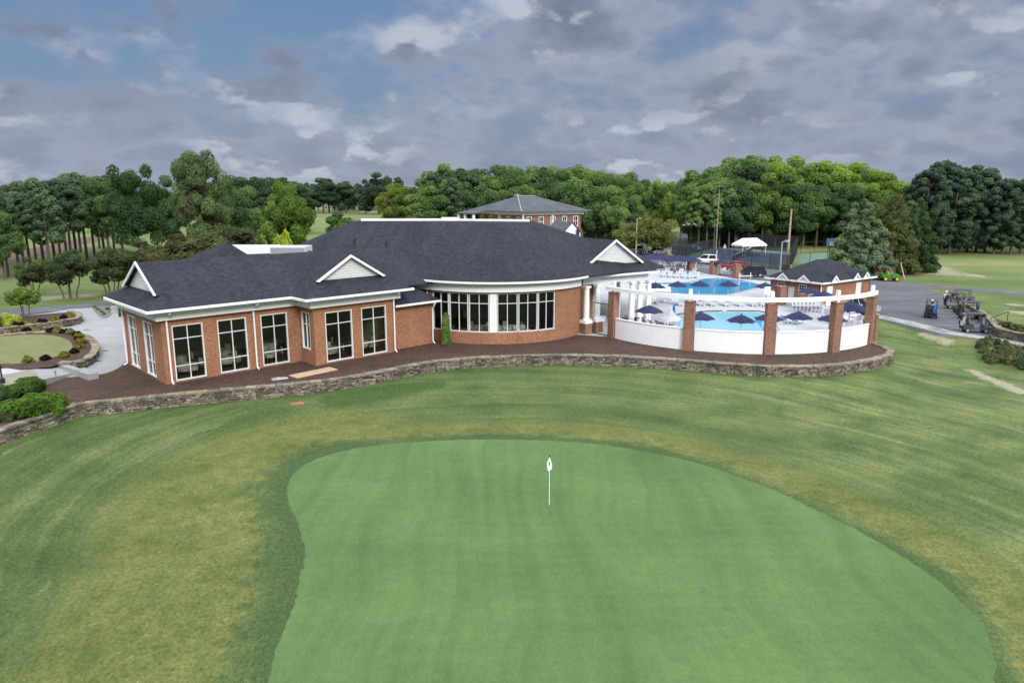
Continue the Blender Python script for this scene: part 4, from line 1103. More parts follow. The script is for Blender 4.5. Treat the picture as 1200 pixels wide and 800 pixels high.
def make_chair():
    o = thing('pool_chair', 'x', 'chair')
    f = MB()
    for x in (-.25, .25):
        for y in (-.24, .24): f.tube([(x, y, 0), (x, y, .64 if y < 0 else .62)], .022, 5)
        f.box(x, 0, .62, .06, .56, .035); f.tube([(x, .24, .62), (x * .95, .36, .98)], .022, 5)
    build_split(f, 'side_frame', M['white'], o)
    mb = MB(); mb.box(0, 0, .42, .48, .46, .035); mb.build('seat', M['sling'], o)
    mb = MB(); mb.add([(-.24, .25, .46), (.24, .25, .46), (.23, .36, .96), (-.23, .36, .96), (-.24, .28, .46), (.24, .28, .46), (.23, .39, .96), (-.23, .39, .96)], [(3, 2, 1, 0), (4, 5, 6, 7), (0, 1, 5, 4), (1, 2, 6, 5), (2, 3, 7, 6), (3, 0, 4, 7)]); mb.build('backrest', M['sling'], o)
    return o
CHR = make_chair(); chf = [True]
def chair(x, y, rz, label, group):
    loc = (x, y, ZP + .012)
    if chf[0]: chf[0] = False; CHR.location = loc; CHR.rotation_euler.z = rz; CHR['label'] = label; CHR['group'] = group
    else: dup(CHR, loc, rz, label, group)
tb = thing('patio_table', 'x', 'table'); mb = MB(); mb.lathe([(.55, .70), (.55, .73)], n=14); mb.build('tabletop', M['white'], tb)
mb = MB()
for t in range(4): mb.tube([(.4 * math.cos(t * 1.571), .4 * math.sin(t * 1.571), 0), (.25 * math.cos(t * 1.571), .25 * math.sin(t * 1.571), .70)], .025, 5)
build_split(mb, 'leg', M['white'], tb); tbf = [True]
def table(px, py, label, n, clabel, cgroup, tgroup='white patio tables'):
    x, y = G(px, py); loc = (x, y, ZP + .012)
    if tbf[0]: tbf[0] = False; tb.location = loc; tb['label'] = label; tb['group'] = tgroup
    else: dup(tb, loc, 0, label, tgroup)
    for k in range(n):
        a = 2 * math.pi * k / n + px; chair(x + .85 * math.cos(a), y + .85 * math.sin(a), a - math.pi / 2, clabel, cgroup)
table(986, 380.5, 'white patio table behind the fourth brick pillar', 4, 'white chair at the table behind the short right fence panel', 'chairs at the right end of the deck')
table(1002, 378, 'white patio table nearest the rightmost brick pillar', 4, 'white chair at the table behind the short right fence panel', 'chairs at the right end of the deck')
table(846, 321, 'white patio table between the two rear brick pillars', 4, 'white chair at the table between the rear brick pillars', 'chairs between the rear brick pillars')
table(978, 368.5, 'white patio table under the beam left of the leaning umbrella', 4, 'white chair at the table under the leaning umbrella', 'chairs near the leaning umbrella')
for px in (738, 752, 762, 772, 779, 786, 794, 800, 808):
    table(px, 313 + (px % 3), 'white patio table in the crowd under the far umbrellas', 3, 'white chair in the crowd under the far umbrellas', 'chairs under the far umbrellas', 'tables under the far umbrellas')
for i in range(14):
    x, y = G(932 + 4.6 * (i % 7), 362 + 3.5 * (i // 7)); 
    for k in range(2): 
        loc_l = 'white chair stacked two high in front of the pool house'
        chair(x, y, .6, loc_l, 'stacked white chairs before the pool house')
        bpy_last = COL.objects[-1]
    # the upper one of each pair stands on the lower one
for o in [o for o in COL.objects if o.get('group') == 'stacked white chairs before the pool house'][1::2]: o.location.z += .16; o.location.y += .05
for px, py in ((702, 391), (707, 389), (712, 386)):
    x, y = G(px, py + 2); chair(x, y + 2.5, .3, 'white chair seen through the gate under the porch', 'chairs under the porch')
# folded white sail and blue rolled umbrella by the loungers, grills under the porch edge
sl = thing('shade_sail', 'white peaked canvas shade left of the second brick pillar', 'shade sail', (*G(786, 386), ZP)); x, y = G(786, 386)
mb = MB(); top = Vector((x - .1, y + .1, ZP + 2.15)); ring = [Vector((x + 1.0 * math.cos(t), y + .9 * math.sin(t), ZP + .95 + .12 * math.cos(2 * t))) for t in np.linspace(0, 2 * math.pi, 7)[:-1]]
for k in range(6):
    a, b_ = ring[k], ring[(k + 1) % 6]; ma, mb_ = top.lerp(a, .5) - up * .22, top.lerp(b_, .5) - up * .22
    mb.poly([top, ma, mb_]); mb.poly([ma, a, b_, mb_])
mb.build('canvas', M['sailgrey'], sl, world=True)
mb = MB(); mb.tube([(x - .1, y + .1, ZP), top], .05, 6)
for a in ring[::2]: mb.tube([(a.x, a.y, ZP), a], .03, 5)
build_split(mb, 'pole', M['white'], sl, world=True)
x, y = G(789, 378); mb = MB(); mb.lathe([(.05, 0), (.05, .6), (.17, .8), (.12, 1.6), (.02, 1.95)], n=10); tag(mb.build('folded_umbrella', M['blue'], None, loc=(x, y, ZP)), 'closed bright blue umbrella behind the white canvas shade', 'umbrella')
def grill(px, py, rz, label):
    o = thing('barbecue_grill', label, 'grill', (*G(px, py), ZP + .012), rz, 'black grills beside the porch')
    mb = MB(); mb.box(0, 0, .15, 1.1, .55, .7); mb.build('cabinet', M['black'], o); mb = MB(); mb.box(.81, 0, .80, .5, .5, .05); mb.box(-.81, 0, .80, .5, .5, .05); build_split(mb, 'side_shelf', M['black'], o)
    mb = MB(); pr = [(.28 * math.cos(t), .85 + .34 * math.sin(t)) for t in np.linspace(0, math.pi, 9)]
    vs = [(-.55, p[0], p[1]) for p in pr] + [(.55, p[0], p[1]) for p in pr]; k = len(pr)
    mb.add(vs, [tuple(range(k)), tuple(reversed(range(k, 2 * k)))] + [(i, i + k, i + 1 + k, i + 1) for i in range(k - 1)]); mb.build('lid', M['galv'], o)
    mb = MB()
    for sx in (-.5, .5):
        for sy in (-.22, .22): mb.tube([(sx, sy - .03, .08), (sx, sy + .03, .08)], .08, 8)
    build_split(mb, 'wheel', M['tyre'], o)
grill(738, 382, .6, 'black barbecue grill behind the first brick pillar'); grill(752, 380.5, .9, 'black barbecue grill with side shelves left of the first navy umbrella')
# rear pillars
for i, (px, py, lb) in enumerate(((785, 313, 'leftmost of the four short rear brick pillars at the parking lot'), (809, 316.5, 'second short rear brick pillar from the left'), (835.5, 321.5, 'third short rear brick pillar, near the white table'), (862.5, 326, 'rightmost short rear brick pillar, beside the dark car'), (914, 357, 'short brick pillar left of the brick pool house'))):
    o = thing('brick_pillar', lb, 'pillar', (*G(px, py), ZP), .35, 'short rear brick pillars of the pool deck')
    mb = MB(); mb.box(0, 0, -.2, .9, .9, 2.3); mb.build('shaft', M['brick2'], o); mb = MB(); mb.box(0, 0, 2.1, 1.0, 1.0, .1); mb.build('cap', M['brick2'], o)
# lifeguard stand-like box and rails
def bench(px, py, rz, label):
    o = thing('bench', label, 'bench', (*G(px, py), ZP + .012), rz)
    mb = MB(); mb.box(0, 0, .42, 2.2, .45, .05); mb.build('seat', M['white'], o); mb = MB()
    for x in (-.9, .9):
        mb.tube([(x - .15, -.2, 0), (x - .15, -.2, .9), (x + .15, .2, .9), (x + .15, .2, 0)], .03, 5)
    build_split(mb, 'frame', M['white'], o)
bench(873, 327, .2, 'white rail bench beside the rightmost rear brick pillar')
lg = thing('lifeguard_chair', 'tall white lifeguard chair left of the pool house', 'lifeguard chair', (*G(900, 360.5), ZP + .012), .3)
mb = MB(); mb.box(0, 0, 1.5, .8, .7, .08); mb.build('seat', M['white'], lg); mb = MB(); mb.box(0, .34, 1.58, .8, .06, .75); mb.build('backrest', M['white'], lg); mb = MB()
for x in (-.4, .4):
    for y in (-.4, .4): mb.tube([(x * 1.4, y * 1.4, 0), (x, y, 1.5)], .05, 5)
    mb.box(x, 0, 1.85, .06, .7, .05)
build_split(mb, 'leg', M['white'], lg)

# ------------------------------------------------------------------ pool house
ph = thing('pool_house', 'small brick pool house with hip roof and little white gables', 'building', (35.1, 80.0, ZP), rad(36))
PW, PD, PH_ = 10.8, 6.6, 2.85   # local x to the right, y to the back-left
w_ = MB(); wall_run(w_, (0, 0), (PW, 0), -.1, PH_, [(1.3, 2.6, 0.0, 2.3), (7.6, 8.9, 0.0, 2.3)], .25); wall_run(w_, (0, PD), (0, 0), -.1, PH_, [(1.0, 2.0, 1.3, 2.35), (3.8, 4.8, 1.3, 2.35), (5.1, 5.9, 0, 2.0), (2.4, 3.3, 0, 2.0)], .25)
wall_run(w_, (PW, 0), (PW, PD), -.1, PH_, [], .25); wall_run(w_, (PW, PD), (0, PD), -.1, PH_, [], .25); w_.build('wall', M['brick'], ph)
for x in (1.3, 7.6): mb = MB(); mb.box(x + .65, .1, 0, 1.28, .08, 2.3); mb.build('door', M['white'], ph)
for y in (1.0 + .9, 4.7): pass
for y0 in (PD - 5.9, PD - 3.3): mb = MB(); mb.box(.1, y0 + .42, 0, .08, .82, 2.0); mb.build('door', M['louver'], ph)
for a in (1.0, 3.8): window((0, PD - a), (0, -1), 1.0, 1.3, 2.35, (.33, .67), (1.65, 2.0), ph, fw=.04, edge=.06)
r_ = MB(); ov = .5; ez = PH_ - .02; rh = 2.15
q = [(-ov, -ov), (PW + ov, -ov), (PW + ov, PD + ov), (-ov, PD + ov)]; hl = PD / 2 + ov
vs = [(*p, ez) for p in q] + [(hl - ov + .8, PD / 2, ez + rh), (PW - hl + ov - .8, PD / 2, ez + rh)] + [(*p, ez - .06) for p in q]
r_.add(vs, [(0, 1, 5, 4), (1, 2, 5), (2, 3, 4, 5), (3, 0, 4), (9, 8, 7, 6)])
ro = r_.build('roof', M['shingle'], ph)
tr_ = MB(); strip(tr_, [(-ov, PD + ov), (-ov, -ov), (PW + ov, -ov), (PW + ov, PD + ov)], -.05, .06, ez - .16, ez + .03)
tr_.build('fascia', M['white'], ro)
for (x, y, dx, dy) in ((-ov, 1.9, 0, 1), (-ov, 4.6, 0, 1), (1.95, -ov, 1, 0), (6.6, -ov, 1, 0), (8.8, -ov, 1, 0)):
    g_ = MB(); n_ = (-1, 0) if dx == 0 else (0, -1); w2, hh = 1.0, .86
    for off, sc_, dep in ((.10, 1.0, .12),):
        base = Vector((x + n_[0] * off, y + n_[1] * off, ez - .10)); d_ = Vector((dx, dy, 0)); inn = Vector((-n_[0], -n_[1], 0)) * 1.5
        for s_ in (-1, 1):
            a0, a1 = base + d_ * s_ * w2, base + up * hh; a2, a3 = base + up * (hh - .22), base + d_ * s_ * (w2 - .28)
            t_ = Vector((-n_[0], -n_[1], 0)) * .12
            g_.add([a0, a1, a2, a3, a0 + t_, a1 + t_, a2 + t_, a3 + t_], [(0, 1, 2, 3), (7, 6, 5, 4), (0, 4, 5, 1), (2, 6, 7, 3), (3, 7, 4, 0)])
    go_ = g_.build('gable_trim', M['white'], ro)
    g_ = MB(); b0 = base + inn * .10
    g_.add([b0 - d_ * w2, b0 + d_ * w2, b0 + up * hh, b0 + inn * .1 - d_ * w2, b0 + inn * .1 + d_ * w2, b0 + inn * .1 + up * hh], [(0, 1, 2), (5, 4, 3), (0, 3, 4, 1)])
    g_.build('gable', M['louver'], ro)
    g_ = MB(); g_.add([base - d_ * (w2 + .02) + up * .03, base + up * (hh + .03), base + inn * 1.0 + up * (hh + .02), base - d_ * (w2 + .02) + inn * .6 + up * .03], [(0, 1, 2, 3)]); g_.add([base + d_ * (w2 + .02) + up * .03, base + up * (hh + .03), base + inn * 1.0 + up * (hh + .02), base + d_ * (w2 + .02) + inn * .6 + up * .03], [(3, 2, 1, 0)]); g_.build('gable_roof', M['shingle'], ro)
mb = MB(); mb.tube([(-.06, -.06, 0), (-.06, -.06, 2.7)], .06, 6); mb.tube([(-.06, PD - .1, 0), (-.06, PD - .1, 2.7)], .06, 6); build_split(mb, 'downspout', M['white'], ph)

# ------------------------------------------------------------------ far clubhouse with grey roof
fb = thing('brick_house', 'two-storey brick building with pale grey hip roof beyond the clubhouse roof', 'building', (*AT(613, 249, 132)[:2], 1.0), rad(35))
zt = 9.6
fbw = (14.0, 15.5)
w_ = MB()
def far_holes(n, ln, z0=6.6, z1=8.6, wd=1.2):
    return [((k + .5) * ln / n - wd / 2, (k + .5) * ln / n + wd / 2, z0, z1) for k in range(n)]
h1, h2 = far_holes(5, fbw[0]), far_holes(5, fbw[1])
wall_run(w_, (0, 0), (fbw[0], 0), 0, zt - .7, h1, .3); wall_run(w_, (0, fbw[1]), (0, 0), 0, zt - .7, h2, .3)
wall_run(w_, (fbw[0], 0), (fbw[0], fbw[1]), 0, zt - .7, [], .3); wall_run(w_, fbw, (0, fbw[1]), 0, zt - .7, [], .3); w_.build('wall', M['brick3'], fb)
for a, b_, z0, z1 in h1: window((a, 0), (1, 0), b_ - a, z0, z1, (.5,), (7.6,), fb, fw=.1, edge=.16)
for a, b_, z0, z1 in h2: window((0, fbw[1] - a), (0, -1), b_ - a, z0, z1, (.5,), (7.6,), fb, fw=.1, edge=.16)
w_ = MB(); strip(w_, [(0, fbw[1]), (0, 0), (fbw[0], 0), (fbw[0], fbw[1])], -.35, .2, zt - .72, zt - .1); w_.build('frieze', M['white'], fb)
for x, y in ((-.1, -.1), (6.8, -.12), (-.12, 7.5)): mb = MB(); mb.box(x, y, 0, .28, .28, zt - .7); mb.build('corner_board', M['white'], fb)
r_ = MB(); ov = 1.3; q = [(-ov, -ov), (fbw[0] + ov, -ov), (fbw[0] + ov, fbw[1] + ov), (-ov, fbw[1] + ov)]
vs = [(*p, zt) for p in q] + [(5.0, fbw[1] / 2 + 1, zt + 2.7), (9.3, fbw[1] / 2 + 1, zt + 2.7)] + [(*p, zt - .15) for p in q]
r_.add(vs, [(0, 1, 5, 4), (1, 2, 5), (2, 3, 4, 5), (3, 0, 4), (9, 8, 7, 6), (0, 6, 7, 1), (1, 7, 8, 2), (2, 8, 9, 3), (3, 9, 6, 0)]); ro = r_.build('roof', M['shingle_old'], fb)
mb = MB(); mb.tube([(-ov, -ov, zt + .04), (5, fbw[1] / 2 + 1, zt + 2.76)], .10, 5); mb.tube([(5, fbw[1] / 2 + 1, zt + 2.75), (9.3, fbw[1] / 2 + 1, zt + 2.75)], .08, 5); mb.build('ridge_cap', M['galv'], ro)
mb = MB(); mb.box(4.8, fbw[1] / 2 + 1, zt + 2.6, .7, .7, .5); mb.build('chimney', M['galv'], ro)
# side porch on its left end
pr2 = MB(); pr2.add([(-ov - .1, fbw[1] + ov, zt - .02), (-ov - .1, fbw[1] - 5, zt - .02), (-4.2, fbw[1] - 5, zt - .55), (-4.2, fbw[1] + ov, zt - .55), (-ov - .1, fbw[1] + ov, zt - .3), (-ov - .1, fbw[1] - 5, zt - .3), (-4.2, fbw[1] - 5, zt - .75), (-4.2, fbw[1] + ov, zt - .75)], [(0, 1, 2, 3), (7, 6, 5, 4), (0, 4, 5, 1), (1, 5, 6, 2), (2, 6, 7, 3), (3, 7, 4, 0)]); pr2.build('porch_roof', M['shingle_old'], fb)
for y in (fbw[1] - 4.6, fbw[1] - 1.5, fbw[1] + .9): mb = MB(); mb.box(-3.9, y, 0, .4, .4, zt - .75); mb.build('porch_post', M['white'], fb)
# little white gabled building in front of it
x, y, z = AT(660, 277, 112)
wh = thing('white_shed', 'small white gabled annex with grey roof in front of the far brick building', 'building', (x, y, 1.0), rad(28))
zt2 = 6.7; w_ = MB(); w_.prism([(0, 0), (3.2, 0), (3.2, 5), (0, 5)], 0, zt2); w_.add([(0, 0, zt2), (3.2, 0, zt2), (1.6, 0, zt2 + 1.5), (0, 5, zt2), (3.2, 5, zt2), (1.6, 5, zt2 + 1.5)], [(0, 1, 2), (5, 4, 3)]); w_.build('wall', M['white'], wh)
r_ = MB()
for s_ in (-1, 1):
    a = [(1.6 + s_ * 1.9, -.25, zt2 - .2), (1.6, -.25, zt2 + 1.6), (1.6, 5.2, zt2 + 1.6), (1.6 + s_ * 1.9, 5.2, zt2 - .2)]
    b_ = [(p[0], p[1], p[2] + .12) for p in a]; r_.add(a + b_, [(0, 1, 2, 3), (7, 6, 5, 4), (0, 4, 5, 1), (1, 5, 6, 2), (2, 6, 7, 3), (3, 7, 4, 0)])
r_.build('roof', M['shingle_old'], wh); mb = MB(); mb.box(2.4, -.5, 0, .35, .35, zt2 + .6); mb.build('flue', M['black'], wh)
# far houses across the fairway
for px, dist, w2, lab in ((400, 560, 16, 'pale house with brown roof far across the fairway, left of the gap in the trees'), (432, 590, 20, 'pale house far across the fairway under the dark pines'), (388, 620, 12, 'small grey house far across the fairway at the tree line')):
    x, y, _z = AT(px, 240, dist); o = thing('house', lab, 'house', (x, y, .6), rad(R.uniform(-15, 15)), 'houses across the fairway')
    mb = MB(); mb.prism([(-w2 / 2, 0), (w2 / 2, 0), (w2 / 2, 9), (-w2 / 2, 9)], 0, 5); mb.build('wall', M['pavers'], o)
    mb = MB(); mb.add([(-w2 / 2 - .6, -.6, 5), (w2 / 2 + .6, -.6, 5), (w2 / 2 + .6, 9.6, 5), (-w2 / 2 - .6, 9.6, 5), (-w2 / 4, 4.5, 9), (w2 / 4, 4.5, 9)], [(0, 1, 5, 4), (1, 2, 5), (2, 3, 4, 5), (3, 0, 4), (3, 2, 1, 0)]); mb.build('roof', M['shingle_old'], o)
    for k in range(4): mb = MB(); mb.box(-w2 / 2 + (k + .5) * w2 / 4, -.04, 1.2, 1.3, .1, 1.8); mb.build('window', M['darkglass'], o)

# ------------------------------------------------------------------ tennis court, fences, tent, poles
def fence_line(pts, z0, z1, label, group=None, screen=True, mat=None):
    o = thing('mesh_fence', label, 'fence', (*pts[0], 1.0), 0, group)
    ps = MB(); sc2 = MB(); k_ = 0
    for a, b_ in zip(pts, pts[1:]):
        l = math.hypot(b_[0] - a[0], b_[1] - a[1]); n_ = max(1, int(l / 3.5))
        for k in range(n_ + 1): p = (a[0] + (b_[0] - a[0]) * k / n_, a[1] + (b_[1] - a[1]) * k / n_); ps.tube([(*p, z0 - .3), (*p, z1 + .05)], .05, 5)
        for z in (z0 + .05, z1): ps.tube([(*a, z), (*b_, z)], .035, 5)
        sc2.poly([(*a, z0), (*b_, z0), (*b_, z1 - .1), (*a, z1 - .1)])
    ps.build('framework', M['black'], o, world=True)
    if screen: sc2.build('windscreen', M['screen'], o, world=True)
    return o
fA, fB, fC, fD = G(787, 303), G(925, 317), G(934, 296), G(842, 288.5)
def lerp2(a, b_, t): return (a[0] + (b_[0] - a[0]) * t, a[1] + (b_[1] - a[1]) * t)
sheet('tennis_court', [fA, fB, fC, fD], .966, M['court'])
sheet('playing_surface', [lerp2(lerp2(fA, fB, .12), lerp2(fD, fC, .12), .22), lerp2(lerp2(fA, fB, .9), lerp2(fD, fC, .9), .22), lerp2(lerp2(fA, fB, .9), lerp2(fD, fC, .9), .85), lerp2(lerp2(fA, fB, .12), lerp2(fD, fC, .12), .85)], .972, M['courtblue'])
fence_line([fA, fB], 1.0, 3.7, 'dark windscreened tennis fence facing the parking lot', 'tennis court fences')
fence_line([fB, fC], 1.0, 4.6, 'dark tennis fence side running back by the wooden utility pole', 'tennis court fences')
fence_line([fC, fD], 1.0, 4.6, 'far dark tennis fence behind the white tent', 'tennis court fences')
fence_line([fD, fA], 1.0, 3.2, 'left dark tennis fence side beside the road', 'tennis court fences')
nt_ = thing('tennis_net', 'low tennis net with white band on the blue court', 'net', (*lerp2(fA, fB, .5), 1.0))
a, b_ = lerp2(lerp2(fA, fB, .5), lerp2(fD, fC, .5), .2), lerp2(lerp2(fA, fB, .5), lerp2(fD, fC, .5), .85)
mb = MB(); mb.seg(a, b_, 1.0, 1.9, .03); mb.build('mesh', M['screen'], nt_, world=True); mb = MB(); mb.seg(a, b_, 1.9, 2.02, .06); mb.build('band', M['white'], nt_, world=True)
x, y = G(877, 299)
tn = thing('canopy_tent', 'white peaked canopy tent standing in the tennis court', 'tent', (x, y, 1.0), .35)
mb = MB(); vs = [(-3.1, -1.9, 2.3), (3.1, -1.9, 2.3), (3.1, 1.9, 2.3), (-3.1, 1.9, 2.3), (-1.9, 0, 3.6), (1.9, 0, 3.6)] + [(-3.12, -1.92, 1.98), (3.12, -1.92, 1.98), (3.12, 1.92, 1.98), (-3.12, 1.92, 1.98)]
mb.add(vs, [(0, 1, 5, 4), (1, 2, 5), (2, 3, 4, 5), (3, 0, 4), (0, 6, 7, 1), (1, 7, 8, 2), (2, 8, 9, 3), (3, 9, 6, 0)]); mb.build('canvas', M['canopy'], tn)
for sx in (-2.9, 2.9):
    for sy in (-1.75, 1.75): mb = MB(); mb.tube([(sx, sy, 0), (sx, sy, 2.3)], .05, 6); mb.build('leg', M['white'], tn)
sheet('practice_court', [G(x, y) for x, y in [(936, 298), (932, 309), (985, 308), (1005, 302), (980, 296)]], .965, M['court'])
fence_line([G(928, 312), G(988, 309), G(1008, 302), G(985, 294.5), G(938, 296)], 1.0, 3.3, 'thin open mesh fence round the green practice court', None, screen=False)
fb2 = fence_line([G(975, 306), G(996, 311), G(1003, 318)], 1.0, 3.6, 'dark screened fence behind the pool house roof', 'tennis court fences')
bh = thing('basketball_hoop', 'basketball hoop with clear backboard on the green practice court', 'basketball hoop', (*G(973, 305), 1.0), .2)
mb = MB(); mb.tube([(0, .5, 0), (0, .5, 2.4), (0, .1, 3.2)], .11, 6); mb.build('post', M['black'], bh); mb = MB(); mb.box(0, 0, 2.75, 2.4, .06, 1.5); bb_ = mb.build('backboard', M['courtblue'], bh); mb = MB()
for dx, dz, w, h in ((0, 2.95, .7, .05), (0, 3.4, .7, .05), (-.35, 3.0, .05, .45), (.35, 3.0, .05, .45)): mb.box(dx, -.05, dz, w, .03, h)
mb.build('target_square', M['white'], bb_); mb = MB(); mb.tube([(.23 * math.cos(t), -.35 + .23 * math.sin(t), 2.9) for t in np.linspace(0, 2 * math.pi, 13)], .02, 4); mb.build('rim', M['red'], bh)
def pole(name, px, pbase, ptop, r, mat, label, cat, group=None, heads=0, crook=0.0):
    x, y = G(px, pbase); h = AT(px, ptop, y)[2] - 1.0
    o = thing(name, label, cat, (x, y, 1.0), 0, group)
    mb = MB(); mb.tube([(0, 0, -.3), (0, 0, h * .5), (0, 0, h)], [r, r * .85, r * .65], 8); mb.build('pole', mat, o)
    for k in range(heads):
        s_ = (-1, 1)[k % 2] if heads > 1 else 1
        mb = MB(); mb.tube([(0, 0, h - .1), (s_ * .45, 0, h + .05)], .05, 5); mb.build('arm', mat, o)
        mb = MB(); mb.box(s_ * .6, 0, h - .04, .5, .35, .20); mb.build('lamp_head', M['galv'], o)
    return o
up_ = pole('utility_pole', 922, 316, 245, .22, M['wood'], 'tall pale wooden utility pole beside the tennis fence', 'utility pole')
mb = MB(); mb.box(0, 0, 0, 1.2, 1.2, .9); mb.build('collar', M['concrete'], up_)
pole('light_pole', 911.5, 352, 283, .11, M['galv'], 'tall grey floodlight pole left of the pool house', 'light pole', None, 1)
pole('light_pole', 745, 300, 256, .16, M['wood'], 'pale light pole in front of the round myrtle tree', 'light pole', None, 1)
pole('light_pole', 796, 302, 264, .1, M['black'], 'dark light pole with its lamp by the road', 'light pole', 'dark light poles by the road', 1)
pole('light_pole', 808, 304, 263, .1, M['black'], 'dark twin-headed light pole right of the road', 'light pole', 'dark light poles by the road', 2)
pole('utility_pole', 838.5, 300, 222, .15, M['bark_pale'], 'bare grey pole against the dark wood behind the tennis court', 'utility pole')
pole('light_pole', 838.8, 318, 293, .09, M['white'], 'short white pole by the tennis fence', 'light pole')
pole('utility_pole', 1106, 291, 238, .16, M['bark_pale'], 'weathered utility pole before the dark pines on the right', 'utility pole')
for px, x2, lab in ((1043, 1040, 'leaning wooden prop under the cedar trees'), ): 
    a, b_ = G(1060, 327), G(1054, 322); mb = MB(); mb.tube([(*a, .95), (b_[0], b_[1], 2.9)], .10, 6); tag(mb.build('wooden_prop', M['wood']), lab, 'prop')
fs_ = thing('flagstick', 'white flagstick with white flag in the middle of the putting green', 'flagstick', (*G(643.5, 592, .035), .035))
mb = MB(); mb.tube([(0, 0, -.02), (0, 0, 2.3)], .016, 8); mb.build('pole', M['white'], fs_); mb = MB(); mb.lathe([(.02, 2.28), (.035, 2.31), (.02, 2.36)], n=8); mb.build('finial', M['black'], fs_)
mb = MB(); nU, nV = 6, 8; vs = []
for j in range(nV + 1):
    for i in range(nU + 1):
        u_, v_ = i / nU, j / nV
        wd = (.16 + .02 * v_) ; x = -.10 + .23 * u_; x *= (.25 + .75 * min(1, v_ * 2.0)) if v_ < .55 else (1 - .35 * (v_ - .55) * (1 if u_ < .5 else .2))
        vs.append((x - .02, .035 * math.sin(u_ * 9 + v_ * 2) - .03, 2.25 - .50 * v_ + (.10 * (1 - abs(u_ - .3)) * -v_)))
mb.add(vs, [(j * (nU + 1) + i, j * (nU + 1) + i + 1, (j + 1) * (nU + 1) + i + 1, (j + 1) * (nU + 1) + i) for j in range(nV) for i in range(nU)])
fo = mb.build('flag', M['white'], fs_, smooth=True); mb = MB(); mb.box(-.005, -.085, 1.93, .035, .012, .16); mb.build('emblem', M['black'], fo)
x, y = G(643.5, 592, .035); mb = MB(); mb.lathe([(.054, .037), (.054, .0375)], x, y, 14); tag(mb.build('golf_cup', M['black']), 'dark golf hole at the foot of the flagstick', 'golf hole')
x, y = G(348, 473.5, .2); mb = MB(); mb.box(0, 0, -.25, .85, .5, .30, .5); mb.box(0, 0, .05, .74, .40, .02, .5); tag(mb.build('valve_box', M['brick'], None, loc=(x, y, ground_z(x, y) + .0)), 'brick-red irrigation box lid in the lawn below the stone wall', 'valve box')
a, b_ = G(343, 442), G(391, 432); mb = MB(); mb.seg(a, b_, ZP + .01, ZP + .06, 1.1); tag(mb.build('wooden_board', M['board']), 'tan plywood sheet lying on the mulch by the brick bay corner', 'board')
mb = MB(); mb.box(*G(328, 443.5), ZP, 1.1, .5, .06, .5, top=.8); mb.box(*G(325, 444), ZP + .06, .5, .3, .05, .9, top=.8); tag(mb.build('stone_slab', M['galv']), 'small flat grey stone on the mulch left of the plywood sheet', 'stone')
# small fixtures on the patio
o = thing('bollard_light', 'black bollard light on the round patio at the left edge', 'bollard', (*G(3, 449, TZ_), TZ_)); mb = MB(); mb.lathe([(.16, 0), (.16, .32), (.10, .36), (.055, .42), (.05, 1.0)], n=12); mb.build('base', M['black'], o); mb = MB(); mb.lathe([(.075, 1.0), (.075, 1.22), (.05, 1.26)], n=12); mb.build('lamp_head', M['black'], o)
o = thing('utility_post', 'short grey post in the mulch in front of the patio corner', 'post', (*G(65.5, 446), ZP)); mb = MB(); mb.box(0, 0, 0, .10, .10, .62); mb.build('shaft', M['galv'], o); mb = MB(); mb.box(0, 0, .62, .15, .15, .12); mb.build('cap', M['galv'], o)
for px, py, lb in ((123, 411, 'small dark drain grate in the pale patio, nearest the clubhouse'), (115, 423, 'small dark drain grate in the patio below the curved wall'), (102, 386.5, 'small dark drain grate in the patio near the back planter')):
    x, y = G(px, py); mb = MB(); mb.box(0, 0, .009, .45, .28, .012); tag(mb.build('drain_grate', M['black'], None, loc=(x, y, ZP)), lb, 'drain grate', 'patio drain grates')
mb = MB(); x, y = G(1108, 376, .97); mb.box(0, 0, 0, .1, 2.2, .006, .4)

